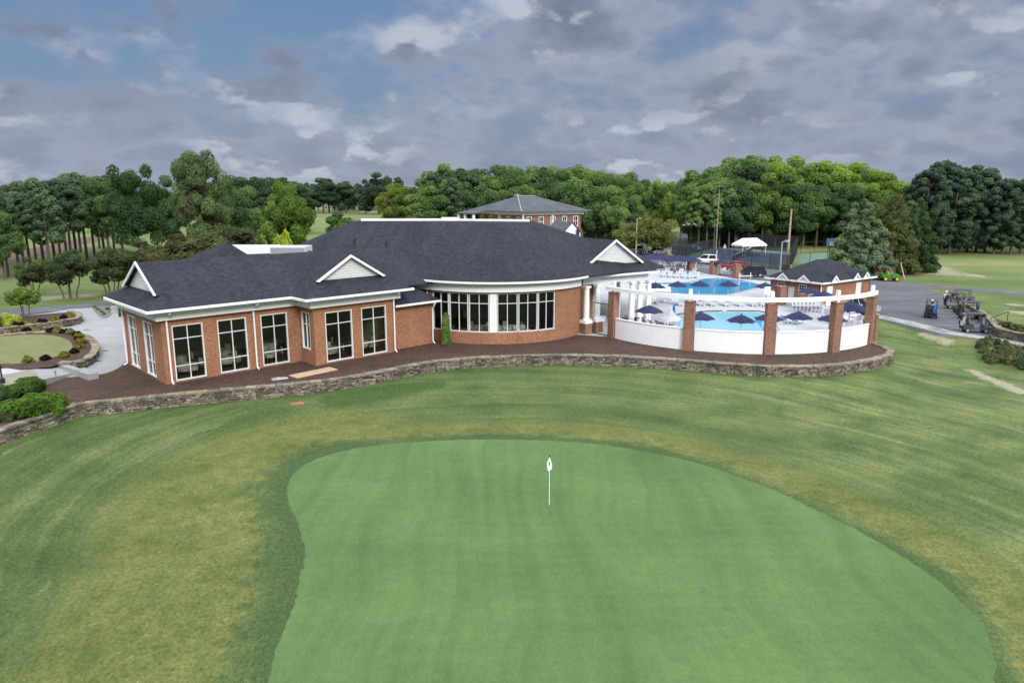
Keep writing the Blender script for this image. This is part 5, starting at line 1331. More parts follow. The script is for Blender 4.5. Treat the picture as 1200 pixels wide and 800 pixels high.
# ------------------------------------------------------------------ cars
def car(label, paint, x, y, rz, kind='suv', group='cars in the parking lot'):
    o = thing('parked_car', label, 'car', (x, y, .97), rz, group)
    Lh, W = (2.35, .93) if kind != 'sedan' else (2.4, .92)
    hood = .98 if kind != 'sedan' else .86; roofz = 1.72 if kind != 'sedan' else 1.45
    # lower body with wheel arches, lofted profile
    def arch(cx): return [(cx + .40 * math.cos(t), .33 + .40 * math.sin(t)) for t in np.linspace(math.pi, 0, 8)]
    bot = [(-Lh, .38)] + arch(-1.42) + arch(1.42) + [(Lh, .36)]
    topl = [(Lh + .02, .62), (Lh - .06, .80), (Lh - .5, hood - .04), (1.0, hood + .04), (-1.7, hood + .08), (-Lh + .03, hood + .0), (-Lh - .02, .62)]
    if kind == 'pickup': topl = [(Lh + .02, .62), (Lh - .06, .85), (Lh - .6, 1.02), (1.0, 1.06), (-Lh, 1.06), (-Lh - .02, .62)]
    prof = bot + topl; n = len(prof); mb = MB()
    def wv(z): return W - (.05 if z > .85 else 0) - (.04 if z < .4 else 0)
    vs = [(p[0], -wv(p[1]), p[1]) for p in prof] + [(p[0], wv(p[1]), p[1]) for p in prof]
    mb.add(vs, [tuple(range(n)), tuple(reversed(range(n, 2 * n)))] + [(i, n + i, n + (i + 1) % n, (i + 1) % n) for i in range(n)])
    # cabin
    if kind == 'suv': xb, xt = (-2.2, 1.15), (-1.95, .35)
    elif kind == 'pickup': xb, xt = (-.55, 1.15), (-.4, .45)
    else: xb, xt = (-1.75, 1.15), (-1.05, .30)
    wb, wt = W - .06, W - .22; zb = hood + .02
    vs = [(xb[0], -wb, zb), (xb[1], -wb, zb), (xb[1], wb, zb), (xb[0], wb, zb), (xt[0], -wt, roofz), (xt[1], -wt, roofz), (xt[1], wt, roofz), (xt[0], wt, roofz), ((xt[0] + xt[1]) / 2, -wt * .8, roofz + .05), ((xt[0] + xt[1]) / 2, wt * .8, roofz + .05)]
    mb.add(vs, [(0, 1, 5, 4), (2, 3, 7, 6), (1, 2, 6, 5), (3, 0, 4, 7), (4, 5, 8), (5, 6, 9, 8), (6, 7, 9), (7, 4, 8, 9)])
    mb.build('body', paint, o)
    def pane(a, b_, c, d, nm, ins=.12, off=.012):
        A_ = [Vector(q) for q in (a, b_, c, d)]; ctr = sum(A_, Vector()) / 4
        nn_ = (A_[1] - A_[0]).cross(A_[2] - A_[0]).normalized()
        g_ = MB(); q = [p.lerp(ctr, ins) + nn_ * off for p in A_]; g_.poly(q); g_.build(nm, M['darkglass'], o)
    pane(vs[1], vs[2], vs[6], vs[5], 'windscreen'); pane(vs[3], vs[0], vs[4], vs[7], 'rear_window')
    mx_b, mx_t = (xb[0] + xb[1]) / 2 - .05, (xt[0] + xt[1]) / 2
    for sg in (0, 1):
        y_b, y_t = (-wb, -wt) if sg == 0 else (wb, wt)
        for (b0, b1, u0, u1) in ((xb[0], mx_b, xt[0], mx_t), (mx_b, xb[1], mx_t, xt[1])):
            q = [(b0, y_b, zb), (b1, y_b, zb), (u1, y_t, roofz), (u0, y_t, roofz)]
            if sg: q = [q[1], q[0], q[3], q[2]]
            pane(*q, 'side_window', .14)
    for cx in (-1.42, 1.42):
        for sy in (-1, 1):
            w = MB(); w.tube([(cx, sy * (W - .20), .33), (cx, sy * (W + .01), .33)], .33, 16); wo = w.build('wheel', M['tyre'], o)
            w = MB(); w.tube([(cx, sy * (W - .02), .33), (cx, sy * (W + .025), .33)], .20, 12); w.build('rim', M['rim'], wo)
    for sy in (-.66, .66):
        w = MB(); w.box(Lh - .02, sy, .66, .10, .36, .14); w.build('headlight', M['lampclear'], o)
        w = MB(); w.box(-Lh + .0, sy * 1.12, .74, .07, .2, .24); w.build('tail_light', M['lampred'], o)
    w = MB(); w.box(Lh + .01, 0, .40, .12, 1.7, .18); w.box(-Lh - .0, 0, .42, .12, 1.7, .18); build_split(w, 'bumper', M['black'], o)
    return o
x, y = G(826, 309, .96); car('white suv parked behind the rear brick pillars', M['carwhite'], x, y, 2.75)
x, y = G(879, 324, .96); car('black suv parked behind the rightmost rear brick pillar', M['carblack'], x, y, 2.9)
x, y = G(861, 316, .96); car('red car parked next to the black suv', M['carred'], x, y, 2.6, 'sedan')
x, y = G(743, 296.5, .96); car('white suv parked at the left of the round myrtle tree', M['carwhite'], x, y, 2.9)
x, y = G(811, 294.5, .96); car('blue car at the mouth of the road by the tennis court', M['carblue'], x, y, 1.9, 'sedan')
x, y = G(1009, 369, .96); car('silver pickup truck parked behind the rightmost brick pillar', M['carsilver'], x + .1, y + 1.6, -.28, 'pickup')
x, y = G(772, 298, .96); car('silver car half hidden behind the far navy umbrellas', M['carsilver'], x, y, .6, 'sedan')
# two-piece lighter cart: red box trailer and green utility vehicle
x, y = G(1042, 329, .96)
o = thing('utility_vehicle', 'green mowing tractor with yellow wheels under the cedar trees', 'tractor', (x, y, .97), -.15)
mb = MB(); mb.box(-.55, 0, .5, 1.3, 1.2, .55); mb.box(.75, 0, .45, 1.1, 1.0, .5, top=.9); mb.box(.75, 0, .95, .7, .8, .12); mb.build('body', M['green_paint'], o)
mb = MB(); mb.box(-.1, 0, .95, .5, .8, .12); mb.box(-.38, 0, 1.0, .1, .8, .5); mb.build('seat', M['yellow'], o)
mb = MB(); mb.tube([(-.8, -.5, 1.0), (-.8, -.5, 1.8), (-.8, .5, 1.8), (-.8, .5, 1.0)], .04, 6); mb.tube([(.3, 0, .95), (.2, 0, 1.3)], .03, 5); mb.build('roll_bar', M['black'], o)
for cx in (-.75, .85):
    for sy in (-.6, .6):
        w = MB(); w.tube([(cx, sy - .13, .34), (cx, sy + .13, .34)], .34, 14); wo = w.build('wheel', M['tyre'], o); w = MB(); w.tube([(cx, sy - .15, .34), (cx, sy + .15, .34)], .22, 12); w.build('rim', M['yellow'], wo)
mb = MB(); mb.box(.1, 0, 1.07, .3, .4, .5, top=.8); mb.lathe([(.10, 1.6), (.13, 1.7), (.10, 1.82)], .1, 0, 10)
x2, y2 = G(1031, 327.5, .96); o = thing('sprayer_tank', 'red tank trailer standing left of the green tractor', 'trailer', (x2, y2, .97), .1)
mb = MB(); mb.box(0, 0, .4, 1.5, 1.3, 1.2, top=.92); mb.box(0, 0, 1.6, .6, .6, .15); mb.build('tank', M['red'], o)
for sy in (-.65, .65): w = MB(); w.tube([(0, sy - .1, .3), (0, sy + .1, .3)], .3, 12); w.build('wheel', M['tyre'], o)
mb = MB(); mb.box(0, 0, .3, 1.6, 1.1, .1); mb.box(1.0, 0, .32, .6, .1, .08); mb.build('chassis', M['black'], o)

# ------------------------------------------------------------------ golf carts
def golf_cart(label, loc, rz, paint, bag=None, group='golf carts on the asphalt'):
    o = thing('golf_cart', label, 'golf cart', (*loc, .97), rz, group)
    mb = MB()  # front cowl and floor, rear body
    prof = [(-1.2, .35), (-1.2, .78), (-.30, .84), (-.22, .40), (.55, .36), (.66, .80), (.92, .86), (1.18, .62), (1.24, .35)]
    n = len(prof); W = .58
    vs = [(p[0], -W, p[1]) for p in prof] + [(p[0], W, p[1]) for p in prof]
    mb.add(vs, [tuple(reversed(range(n))), tuple(range(n, 2 * n))] + [(i, (i + 1) % n, n + (i + 1) % n, n + i) for i in range(n)])
    mb.build('body', paint, o)
    mb = MB(); mb.box(-.45, 0, .86, .52, 1.1, .14); mb.build('seat', M['cartseat'], o)
    mb = MB(); mb.box(-.74, 0, 1.0, .12, 1.05, .45); mb.build('backrest', M['cartseat'], o)
    mb = MB(); mb.box(-.12, 0, 1.88, 1.75, 1.16, .06); mb.box(-.12, 0, 1.94, 1.55, .98, .04, top=.9); mb.build('roof', M['graypaint'], o)
    mb = MB()
    for sy in (-.52, .52):
        mb.tube([(.72, sy, .82), (.62, sy, 1.88)], .025, 6); mb.tube([(-.86, sy, .78), (-.90, sy, 1.88)], .025, 6)
    build_split(mb, 'roof_post', M['black'], o)
    mb = MB(); mb.poly([(.715, -.5, .88), (.715, .5, .88), (.63, .5, 1.84), (.63, -.5, 1.84)]); mb.build('windshield', M['glass'], o)
    mb = MB(); mb.tube([(.55, .25, .75), (.28, .25, 1.1)], .02, 5); mb.tube([(.28 + .02 * math.cos(t), .25 + .17 * math.sin(t), 1.1 + .15 * math.cos(t)) for t in np.linspace(0, 2 * math.pi, 11)], .015, 4); mb.build('steering_wheel', M['black'], o)
    for cx in (-.82, .84):
        for sy in (-.56, .56):
            w = MB(); w.tube([(cx, sy - .09, .23), (cx, sy + .09, .23)], .23, 14); wo = w.build('wheel', M['tyre'], o)
            w = MB(); w.tube([(cx, sy - .10, .23), (cx, sy + .10, .23)], .14, 10); w.build('rim', M['rim'], wo)
    for sy in (-.4, .4): w = MB(); w.box(1.17, sy, .58, .08, .18, .1); w.build('headlight', M['lampclear'], o)
    mb = MB(); mb.box(-1.14, 0, .50, .35, 1.05, .06); mb.box(-1.28, 0, .32, .08, 1.0, .16); mb.build('bag_well', M['black'], o)
    return o
def golf_bag(label, cart_loc, rz, side, mat, group='golf bags on the carts'):
    ca, sa = math.cos(rz), math.sin(rz); lx, ly = -1.14, side
    o = thing('golf_bag', label, 'golf bag', (cart_loc[0] + lx * ca - ly * sa, cart_loc[1] + lx * sa + ly * ca, .97 + .57), rz, group)
    mb = MB(); mb.tube([(0, 0, 0), (.05, 0, .42), (.12, 0, .86)], [.14, .15, .13], 10); mb.box(-.14, 0, .1, .1, .22, .35); mb.build('bag', mat, o)
    mb = MB()
    for k in range(6): a = k * 1.05; mb.tube([(.12 + .06 * math.cos(a), .06 * math.sin(a), .8), (.16 + .10 * math.cos(a), .1 * math.sin(a), 1.12)], .012, 4); mb.box(.16 + .10 * math.cos(a), .1 * math.sin(a), 1.10, .09, .06, .06)
    mb.build('clubs', M['galv'], o)
def cartset(px, py, rz, paint, label, bags=()):
    loc = G(px, py, .96); golf_cart(label, loc, rz, paint).scale = (.92,) * 3
    for s_, m_, lb in bags: golf_bag(lb, loc, rz, s_, m_)
# headings: rear view carts point away from the camera
cartset(1090, 371.5, 1.08, M['graypaint'], 'golf cart standing alone in the middle of the asphalt, seen from behind', ((-.25, M['blue'], 'bright blue golf bag on the back of the lone golf cart'), (.25, M['black'], 'dark golf bag beside the blue one on the lone golf cart')))
cartset(1121, 361.5, -.35, M['cowl'], 'pale golf cart behind the golfer in white, nearest him', ((.25, M['black'], 'black golf bag on the pale cart nearest the golfer'),))
cartset(1128, 357.5, -.30, M['graypaint'], 'golf cart half hidden behind the pale one nearest the golfer', ((.2, M['black'], 'black golf bag on the cart half hidden behind the pale one'),))
cartset(1136, 373, -.30, M['graypaint'], 'golf cart in the middle of the parked line beside the stone wall', ((-.2, M['black'], 'black golf bag on the middle cart of the line'),))
cartset(1130, 366.5, -.30, M['graypaint'], 'golf cart in the parked line between the pale one and the middle one', ())
cartset(1142, 389, -.28, M['graypaint'], 'grey golf cart nearest the kerb, at the front end of the line', ((.22, M['black'], 'black golf bag on the front cart of the line'), (-.22, M['galv'], 'grey golf bag on the front cart of the line')))
# ------------------------------------------------------------------ people
def skin_body(name, joints, edges, radii, mat, parent, sub=2):
    me = bpy.data.meshes.new(name); me.from_pydata(joints, edges, []); me.materials.append(mat)
    o = bpy.data.objects.new(name, me); COL.objects.link(o); o.parent = parent
    md = o.modifiers.new('skin', 'SKIN'); md.use_smooth_shade = True
    for i, r in enumerate(radii): me.skin_vertices[0].data[i].radius = (r, r)
    me.skin_vertices[0].data[0].use_root = True
    s_ = o.modifiers.new('sub', 'SUBSURF'); s_.levels = sub; s_.render_levels = sub
    return o
def person(label, loc, rz, shirt, shorts, cap, seated=False, z=.97):
    o = thing('person', label, 'person', (*loc, z), rz)
    if not seated:
        J = [(0, 0, .94), (0, 0, 1.12), (0, 0, 1.36), (0, .01, 1.50), (0, .02, 1.62), (0, .02, 1.74),
             (.19, 0, 1.42), (.27, .05, 1.16), (.25, .20, .96), (.24, .26, .88), (-.19, 0, 1.42), (-.27, -.02, 1.16), (-.28, .06, .92), (-.28, .10, .83),
             (.10, 0, .90), (.13, .05, .50), (.14, 0, .09), (.15, .16, .05), (-.10, 0, .90), (-.13, 0, .50), (-.15, -.06, .09), (-.16, .10, .05)]
    else:
        J = [(0, 0, .12), (0, 0, .30), (0, -.02, .54), (0, 0, .68), (0, .02, .80), (0, .02, .91),
             (.19, 0, .60), (.26, .12, .36), (.20, .34, .34), (.18, .42, .36), (-.19, 0, .60), (-.26, .12, .36), (-.20, .34, .34), (-.18, .42, .36),
             (.10, .05, .10), (.13, .46, .10), (.13, .50, -.32), (.13, .64, -.36), (-.10, .05, .10), (-.13, .46, .10), (-.13, .50, -.32), (-.13, .64, -.36)]
    E_ = [(0, 1), (1, 2), (2, 3), (3, 4), (4, 5), (2, 6), (6, 7), (7, 8), (8, 9), (2, 10), (10, 11), (11, 12), (12, 13), (0, 14), (14, 15), (15, 16), (16, 17), (0, 18), (18, 19), (19, 20), (20, 21)]
    rr_ = [.14, .145, .15, .06, .10, .085, .07, .05, .04, .035, .07, .05, .04, .035, .10, .065, .045, .04, .10, .065, .045, .04]
    skin_body('body', J, E_, rr_, M['skin'], o)
    g = 1.16
    skin_body('shirt', [J[0], J[1], J[2], J[6], tuple(Vector(J[6]).lerp(Vector(J[7]), .7)), J[10], tuple(Vector(J[10]).lerp(Vector(J[11]), .7)), tuple(Vector(J[2]).lerp(Vector(J[3]), .5))], [(0, 1), (1, 2), (2, 3), (3, 4), (2, 5), (5, 6), (2, 7)], [.165, .17, .175, .09, .075, .09, .075, .09], shirt, o)
    skin_body('shorts', [tuple(Vector(J[0]) + Vector((0, 0, .03))), J[14], tuple(Vector(J[14]).lerp(Vector(J[15]), .85)), J[18], tuple(Vector(J[18]).lerp(Vector(J[19]), .85))], [(0, 1), (1, 2), (0, 3), (3, 4)], [.165, .12, .095, .12, .095], shorts, o)
    hd = J[5]; mb = MB(); mb.lathe([(.112, hd[2] - .03), (.115, hd[2] + .02), (.10, hd[2] + .08), (.05, hd[2] + .115)], hd[0], hd[1], 12); mb.box(hd[0], hd[1] + .13, hd[2] - .02, .17, .14, .018); mb.build('cap', cap, o)
    mb = MB(); mb.tube([(hd[0], hd[1] + .09, hd[2] - .10), (hd[0], hd[1] + .125, hd[2] - .13), (hd[0], hd[1] + .09, hd[2] - .145)], [.012, .022, .012], 6)
    mb.build('nose', M['skin'], o)
    for sx in (-.12, .12):
        mb = MB(); mb.box(J[17 if sx > 0 else 21][0], J[17 if sx > 0 else 21][1] - .06, max(-.42, J[17 if sx > 0 else 21][2] - .05), .10, .27, .09, top=.85); mb.build('shoe', M['white'], o)
    return o
person('golfer in a white shirt, dark shorts and white cap standing left of the carts', G(1107, 359.3, .97), -.6, M['shirt'], M['khaki'], M['white'])
c_ = G(1090, 371.5, .96)
person('driver in a white shirt seated in the lone golf cart', (c_[0] - .45 * math.cos(1.08), c_[1] - .45 * math.sin(1.08)), 1.08 - math.pi / 2, M['shirt'], M['khaki'], M['white'], True, .97 + .90)
x, y = G(1042, 329, .96)
person('worker in a grey shirt seated on the green tractor', (x - .1, y), -.15 - math.pi / 2, M['graypaint'], M['khaki'], M['black'], True, .97 + 1.05)
for px, py, lab, sh in ((849, 296, 'person in a white shirt near the left end of the tennis court', M['shirt']), (893, 299, 'person in dark clothes standing right of the white tent', M['black']), (873, 300, 'person in blue standing under the white tent', M['blue'])):
    person(lab, G(px, py), 2.5, sh, M['khaki'], M['white'], z=.985)

# ------------------------------------------------------------------ foliage
rng = np.random.default_rng(5)
def leaf_cloud(clumps, n, size, shell=.55, flat=.0, elong=1.0, up_bias=.25):
    """n small leaf faces spread through the clumps' volume; returns verts, faces, rnd"""
    C = np.array(clumps, float); w = (C[:, 3] * C[:, 4]); w /= w.sum()
    k = rng.choice(len(C), n, p=w)
    d = rng.normal(size=(n, 3)); d /= np.linalg.norm(d, axis=1)[:, None]
    rr_ = (shell + (1.08 - shell) * rng.random(n) ** .6)[:, None]
    p = C[k, :3] + d * rr_ * C[k, 3:6]
    nrm = d * 1.1 + rng.normal(size=(n, 3)) * .45 + np.array([0, 0, up_bias]); nrm /= np.linalg.norm(nrm, axis=1)[:, None]
    ref = rng.normal(size=(n, 3)); a = np.cross(nrm, ref); a /= np.linalg.norm(a, axis=1)[:, None]; b = np.cross(nrm, a)
    s = size * (.6 + .8 * rng.random(n))[:, None]
    a = a * s * elong; b = b * s
    j = lambda: (1 + .35 * (rng.random((n, 1)) - .5))
    v = np.stack([p - a * j(), p - b * .55 * j() + nrm * s * .2, p + a * j(), p + b * .55 * j() + nrm * s * .2], 1).reshape(-1, 3)
    cl = rng.random(len(C))
    r = np.clip(.62 * cl[k] + .38 * rng.random(n), 0, 1)
    return v, r
def leaf_mesh(name, parts, mat):
    v = np.concatenate([p[0] for p in parts]); r = np.concatenate([p[1] for p in parts]); n = len(r)
    me = bpy.data.meshes.new(name)
    me.vertices.add(len(v)); me.vertices.foreach_set('co', v.ravel().astype(np.float32))
    me.loops.add(4 * n); me.loops.foreach_set('vertex_index', np.arange(4 * n, dtype=np.int32))
    me.polygons.add(n); me.polygons.foreach_set('loop_start', np.arange(0, 4 * n, 4, dtype=np.int32)); me.update(calc_edges=True)
    a = me.attributes.new('rnd', 'FLOAT', 'FACE'); a.data.foreach_set('value', r.astype(np.float32))
    me.materials.append(mat); return me
def mesh_of(mb, mat):
    o = mb.build('tmp', mat); me = o.data; bpy.data.objects.remove(o); return me
PROTO = {}
def broadleaf(key, seed, H=20.0, cr=6.0, zlo=.2, n=9000, leaf=.42, nc=58, top=1.0, crad=(1.5, 2.6), squash=.8, multi=1, tr=.32, peak=1.0):
    rr = random.Random(seed); cl = []
    zc, rz_ = H * (zlo + 1) / 2, H * (1 - zlo) / 2
    for i in range(nc):
        th = rr.uniform(0, 2 * math.pi); ph_ = math.acos(rr.uniform(-.85, 1)); q = rr.uniform(.50, .88) if i > nc * .2 else rr.uniform(.1, .5)
        wob = 1 + .22 * math.sin(2 * th + seed) + .12 * math.sin(3 * th + 2 * seed)
        s_ = math.sin(ph_); zz = zc + rz_ * q * math.cos(ph_)
        taper = 1 - (1 - 1 / peak) * max(0, math.cos(ph_)) if peak > 1 else 1
        r_ = rr.uniform(*crad) * H / 20
        cl.append((cr * q * s_ * math.cos(th) * wob * taper, cr * q * s_ * math.sin(th) * wob * taper, min(zz, H - r_ * squash), r_, r_, r_ * squash))
    crown = leaf_mesh('crown', [leaf_cloud(cl, n, leaf * H / 20)], M['leaf'])
    mb = MB()
    for t in range(multi):
        an = t * 2 * math.pi / multi; bx, by = (.12 * multi * math.cos(an) * (multi > 1), .12 * multi * math.sin(an) * (multi > 1))
        lean = (rr.uniform(-.4, .4) if multi == 1 else 1.1 * math.cos(an) * cr / 6 * 1.6, rr.uniform(-.4, .4) if multi == 1 else 1.1 * math.sin(an) * cr / 6 * 1.6)
        h1 = H * (zlo + .12); tr_ = tr * H / 20 * (1 if multi == 1 else .55)
        mb.tube([(bx, by, -.3), (bx + lean[0] * .2, by + lean[1] * .2, h1 * .5), (bx + lean[0] * .6, by + lean[1] * .6, h1), (bx + lean[0], by + lean[1], H * .7)], [tr_ * 1.25, tr_, tr_ * .8, tr_ * .3], 8)
        for k in range(6 if multi == 1 else 2):
            c = rr.choice(cl); z0 = rr.uniform(h1 * .8, H * .5); f = (z0 / (H * .7))
            p0 = Vector((bx + lean[0] * f, by + lean[1] * f, z0)); p1 = Vector(c[:3])
            mb.tube([p0, p0.lerp(p1, .5) + Vector((0, 0, .3)), p1], [tr_ * .5, tr_ * .32, tr_ * .1], 5)
    PROTO[key] = (mesh_of(mb, M['bark']), crown, H)
def pine(key, seed, H=22.0, cr=3.4, zlo=.45, n=10000, leaf=.26):
    rr = random.Random(seed); cl = []; mb = MB()
    lean = (rr.uniform(-.5, .5), rr.uniform(-.5, .5))
    mb.tube([(0, 0, -.3), (lean[0] * .5, lean[1] * .3, H * .35), (lean[0], lean[1], H * .7), (lean[0] * .9, lean[1], H * .97)], [.30, .24, .16, .04], 8)
    for i in range(44):
        t = i / 43; z = H * (zlo + (.97 - zlo) * t); th = i * 2.4 + rr.uniform(-.5, .5)
        env = cr * (math.sin(math.pi * min(1, .18 + .80 * t)) ** .7) * rr.uniform(.45, 1.0)
        r_ = rr.uniform(.6, 1.5) * (1 - .25 * t)
        p = (lean[0] + env * math.cos(th), lean[1] + env * math.sin(th), z - .2)
        cl.append((*p, r_ * 1.1, r_ * 1.1, r_ * rr.uniform(.65, 1.1)))
        mb.tube([(lean[0] * min(1, z / (H * .7)), lean[1] * min(1, z / (H * .7)), z - .7), p], [.07, .03], 4)
    for i in range(5):
        z = H * rr.uniform(zlo * .7, zlo); th = rr.uniform(0, 6.28); mb.tube([(lean[0] * .6, lean[1] * .5, z), (lean[0] * .6 + 1.3 * math.cos(th), lean[1] * .5 + 1.3 * math.sin(th), z + .3)], [.05, .02], 4)
    crown = leaf_mesh('crown', [leaf_cloud(cl, n, leaf, .25, elong=1.3)], M['needle'])
    PROTO[key] = (mesh_of(mb, M['bark']), crown, H)
def conifer(key, seed, H=15.0, cr=4.2, n=11000, leaf=.34, power=.8, spiky=1.0):
    rr = random.Random(seed); cl = []; mb = MB(); mb.tube([(0, 0, -.3), (0, 0, H * .95)], [.32, .04], 8)
    for lv in range(16):
        t = lv / 15; z = H * (.06 + .92 * t); rad_ = cr * (1 - t) ** power + .25
        for k in range(max(3, int(9 * (1 - t) + 3))):
            th = k * 2 * math.pi / max(3, int(9 * (1 - t) + 3)) + lv * 1.1 + rr.uniform(-.3, .3); q = rr.uniform(.55, .95)
            r_ = (.55 + .55 * (1 - t)) * rr.uniform(.75, 1.2) * H / 15
            cl.append((rad_ * q * math.cos(th), rad_ * q * math.sin(th), z + rr.uniform(-.4, .4), r_ * spiky, r_ * spiky, r_ * .8))
    PROTO[key] = (mesh_of(mb, M['bark']), leaf_mesh('crown', [leaf_cloud(cl, n, leaf, .4, elong=1.1)], M['needle']), H)
for i in range(6): broadleaf(f'oak{i}', 20 + i, cr=(6.2, 5.4, 6.8, 5.0, 6.0, 5.6)[i], zlo=(.16, .10, .2, .06, .12, .05)[i], peak=(1, 1.5, 1, 1.6, 1.2, 1.4)[i], n=17000, leaf=.30, crad=(.9, 2.3))
broadleaf('bigoak0', 40, cr=7.0, zlo=.16, n=24000, leaf=.26, nc=84, crad=(.8, 2.1)); broadleaf('bigoak1', 41, cr=7.6, zlo=.15, n=26000, leaf=.25, nc=90, crad=(.8, 2.0))
broadleaf('maple', 42, cr=7.0, zlo=.12, n=22000, leaf=.25, nc=80, crad=(.8, 2.0), peak=1.25)
for i in range(4): pine(f'pine{i}', 60 + i, zlo=(.5, .42, .46, .36)[i], cr=(3.2, 3.8, 3.0, 4.2)[i])
for i in range(2): pine(f'fullpine{i}', 70 + i, cr=5.0, zlo=.14, n=15000, leaf=.30)
conifer('magnolia', 80, 15, 5.4, 24000, .24, .5, .95); conifer('cedar', 81, 15, 3.8, 18000, .18, .55); conifer('holly', 82, 15, 4.6, 18000, .22, .5, 1.0)
for i in range(3): broadleaf(f'myrtle{i}', 90 + i, H=5.0, cr=(2.0, 2.2, 1.9)[i], zlo=.16, n=7500, leaf=.5, nc=44, crad=(1.4, 2.8), multi=4, tr=.5, squash=.7)
broadleaf('roundbush', 95, H=8.0, cr=6.0, zlo=.04, n=14000, leaf=.55, nc=60, crad=(2.4, 3.6), multi=4, tr=.4)
broadleaf('sapling', 96, H=5.0, cr=1.0, zlo=.4, n=2200, leaf=.62, nc=16, crad=(1.4, 2.2), tr=.25)
broadleaf('yoshrub', 97, H=4.0, cr=1.7, zlo=.45, n=3000, leaf=.9, nc=20, crad=(2.4, 4), multi=3, tr=.5)
def bush_proto(key, seed, n, leaf, nc=26):
    rr = random.Random(seed); cl = []
    for i in range(nc):
        th = rr.uniform(0, 6.28); ph_ = math.acos(rr.uniform(0, 1)); q = rr.uniform(.45, .78); r_ = rr.uniform(.24, .36)
        cl.append((q * math.sin(ph_) * math.cos(th), q * math.sin(ph_) * math.sin(th), .12 + .75 * q * math.cos(ph_), r_, r_, r_))
    PROTO[key] = leaf_mesh('foliage', [leaf_cloud(cl, n, leaf, .5)], M['leaf'])
bush_proto('bush', 100, 7000, .075); bush_proto('bush2', 101, 2600, .13, 18); bush_proto('bush3', 102, 900, .16, 12)
def column_proto(key, seed):
    rr = random.Random(seed); cl = []
    for i in range(40):
        t = i / 39; r_ = .42 * (1 - t) ** .6 + .06; th = i * 2.4; cl.append((r_ * .5 * math.cos(th), r_ * .5 * math.sin(th), .12 + 2.2 * t, .22, .22, .22))
    PROTO[key] = leaf_mesh('foliage', [leaf_cloud(cl, 5000, .06, .5)], M['needle'])
column_proto('column', 110)
def tree(key, label, cat, loc, h, color, group=None, wide=1.0, name='tree', rz=None):
    trunk, crown, H = PROTO[key]; s_ = h / H
    o = thing(name, label, cat, loc, R.uniform(0, 6.28) if rz is None else rz, group); o.scale = (s_ * wide, s_ * wide, s_)
    t = bpy.data.objects.new('trunk', trunk); COL.objects.link(t); t.parent = o
    c = bpy.data.objects.new('crown', crown); COL.objects.link(c); c.parent = o
    kk_ = R.uniform(.86, 1.14); c.color = (*[v * kk_ * R.uniform(.96, 1.04) for v in color], 1); return o
def tree_at(key, px, ptop, dist, label, cat, color, group=None, wide=1.0, name='tree', z=.95):
    x, y, zt_ = AT(px, ptop, dist)
    return tree(key, label, cat, (x, y, z), max(2, zt_ - z), color, group, wide, name)
def bush(key, label, cat, loc, sx, sz, color, group=None, name='shrub'):
    o = bpy.data.objects.new(name, PROTO[key]); COL.objects.link(o); o.location = loc; o.rotation_euler.z = R.uniform(0, 6.28)
    o.scale = (sx * R.uniform(.92, 1.08), sx * R.uniform(.92, 1.08), sz); o.color = (*color, 1); tag(o, label, cat, group); return o
DK, MD, LT, YG = (.056, .094, .046), (.074, .124, .052), (.104, .162, .054), (.132, .190, .052)
PN, PB = (.050, .076, .050), (.047, .072, .054)
# -- left: row of pines
lp = [(-30, 222, 118), (-12, 215, 128), (8, 213, 122), (22, 211, 131), (38, 208, 126), (52, 206, 136), (66, 205, 131), (78, 203, 143), (90, 203, 140), (100, 205, 150), (112, 206, 147), (124, 207, 158), (135, 208, 165), (-4, 222, 112), (30, 216, 142), (60, 212, 152), (84, 210, 158), (108, 212, 170), (16, 220, 118), (46, 215, 118), (72, 214, 124)]
for i, (px, pt, d) in enumerate(lp):
    tree_at(f'pine{i % 4}', px, pt + R.uniform(-3, 6), d, 'tall bare-trunked pine in the dark row across the fairway at the far left', 'pine tree', PN, 'pines across the fairway on the left', 1.25, 'pine_tree')
for px, pt, d in ((-60, 222, 180), (-20, 224, 230), (20, 222, 250), (60, 224, 260), (110, 220, 250), (150, 222, 260), (190, 222, 280)):
    tree_at(f'oak{R.randrange(6)}', px, pt, d, 'dark tree far behind the row of pines on the left', 'tree', DK, 'far trees behind the left pines', 1.2)
tree_at('oak3', -6, 242, 108, 'low green broadleaf tree at the left edge under the pines', 'tree', MD)
# -- left: the two big oaks and neighbours
tree_at('bigoak0', 152, 184, 118, 'big dark oak left of the taller one, behind the crepe myrtles', 'tree', (.044, .078, .040), None, .70)
tree_at('bigoak1', 228, 173, 116, 'tallest big oak on the left, behind the clubhouse roof', 'tree', (.080, .108, .058), None, .66)
tree_at('oak2', 118, 205, 140, 'mid green oak between the pines and the big dark oak', 'tree', MD)
tree_at('oak1', 190, 205, 140, 'dark oak filling the gap between the two big oaks', 'tree', DK, None, .85)
tree_at('oak4', 266, 206, 150, 'dark tree right of the tallest oak', 'tree', DK, None, .8)
tree_at('maple', 331, 204, 112, 'bright green rounded maple behind the clubhouse roof', 'tree', (.082, .132, .038), None, .86)
tree_at('oak5', 286, 214, 165, 'dull green tree between the tallest oak and the bright maple', 'tree', (.085, .125, .06))
for px, pt, d in ((282, 199, 230), (300, 199, 235), (316, 200, 240), (345, 206, 240), (268, 203, 245), (330, 202, 250)):
    tree_at(f'oak{px % 6}', px, pt + R.uniform(0, 6), d, 'dark tree in the far group behind the bright maple', 'tree', PN, 'far trees behind the bright maple', 1.4)
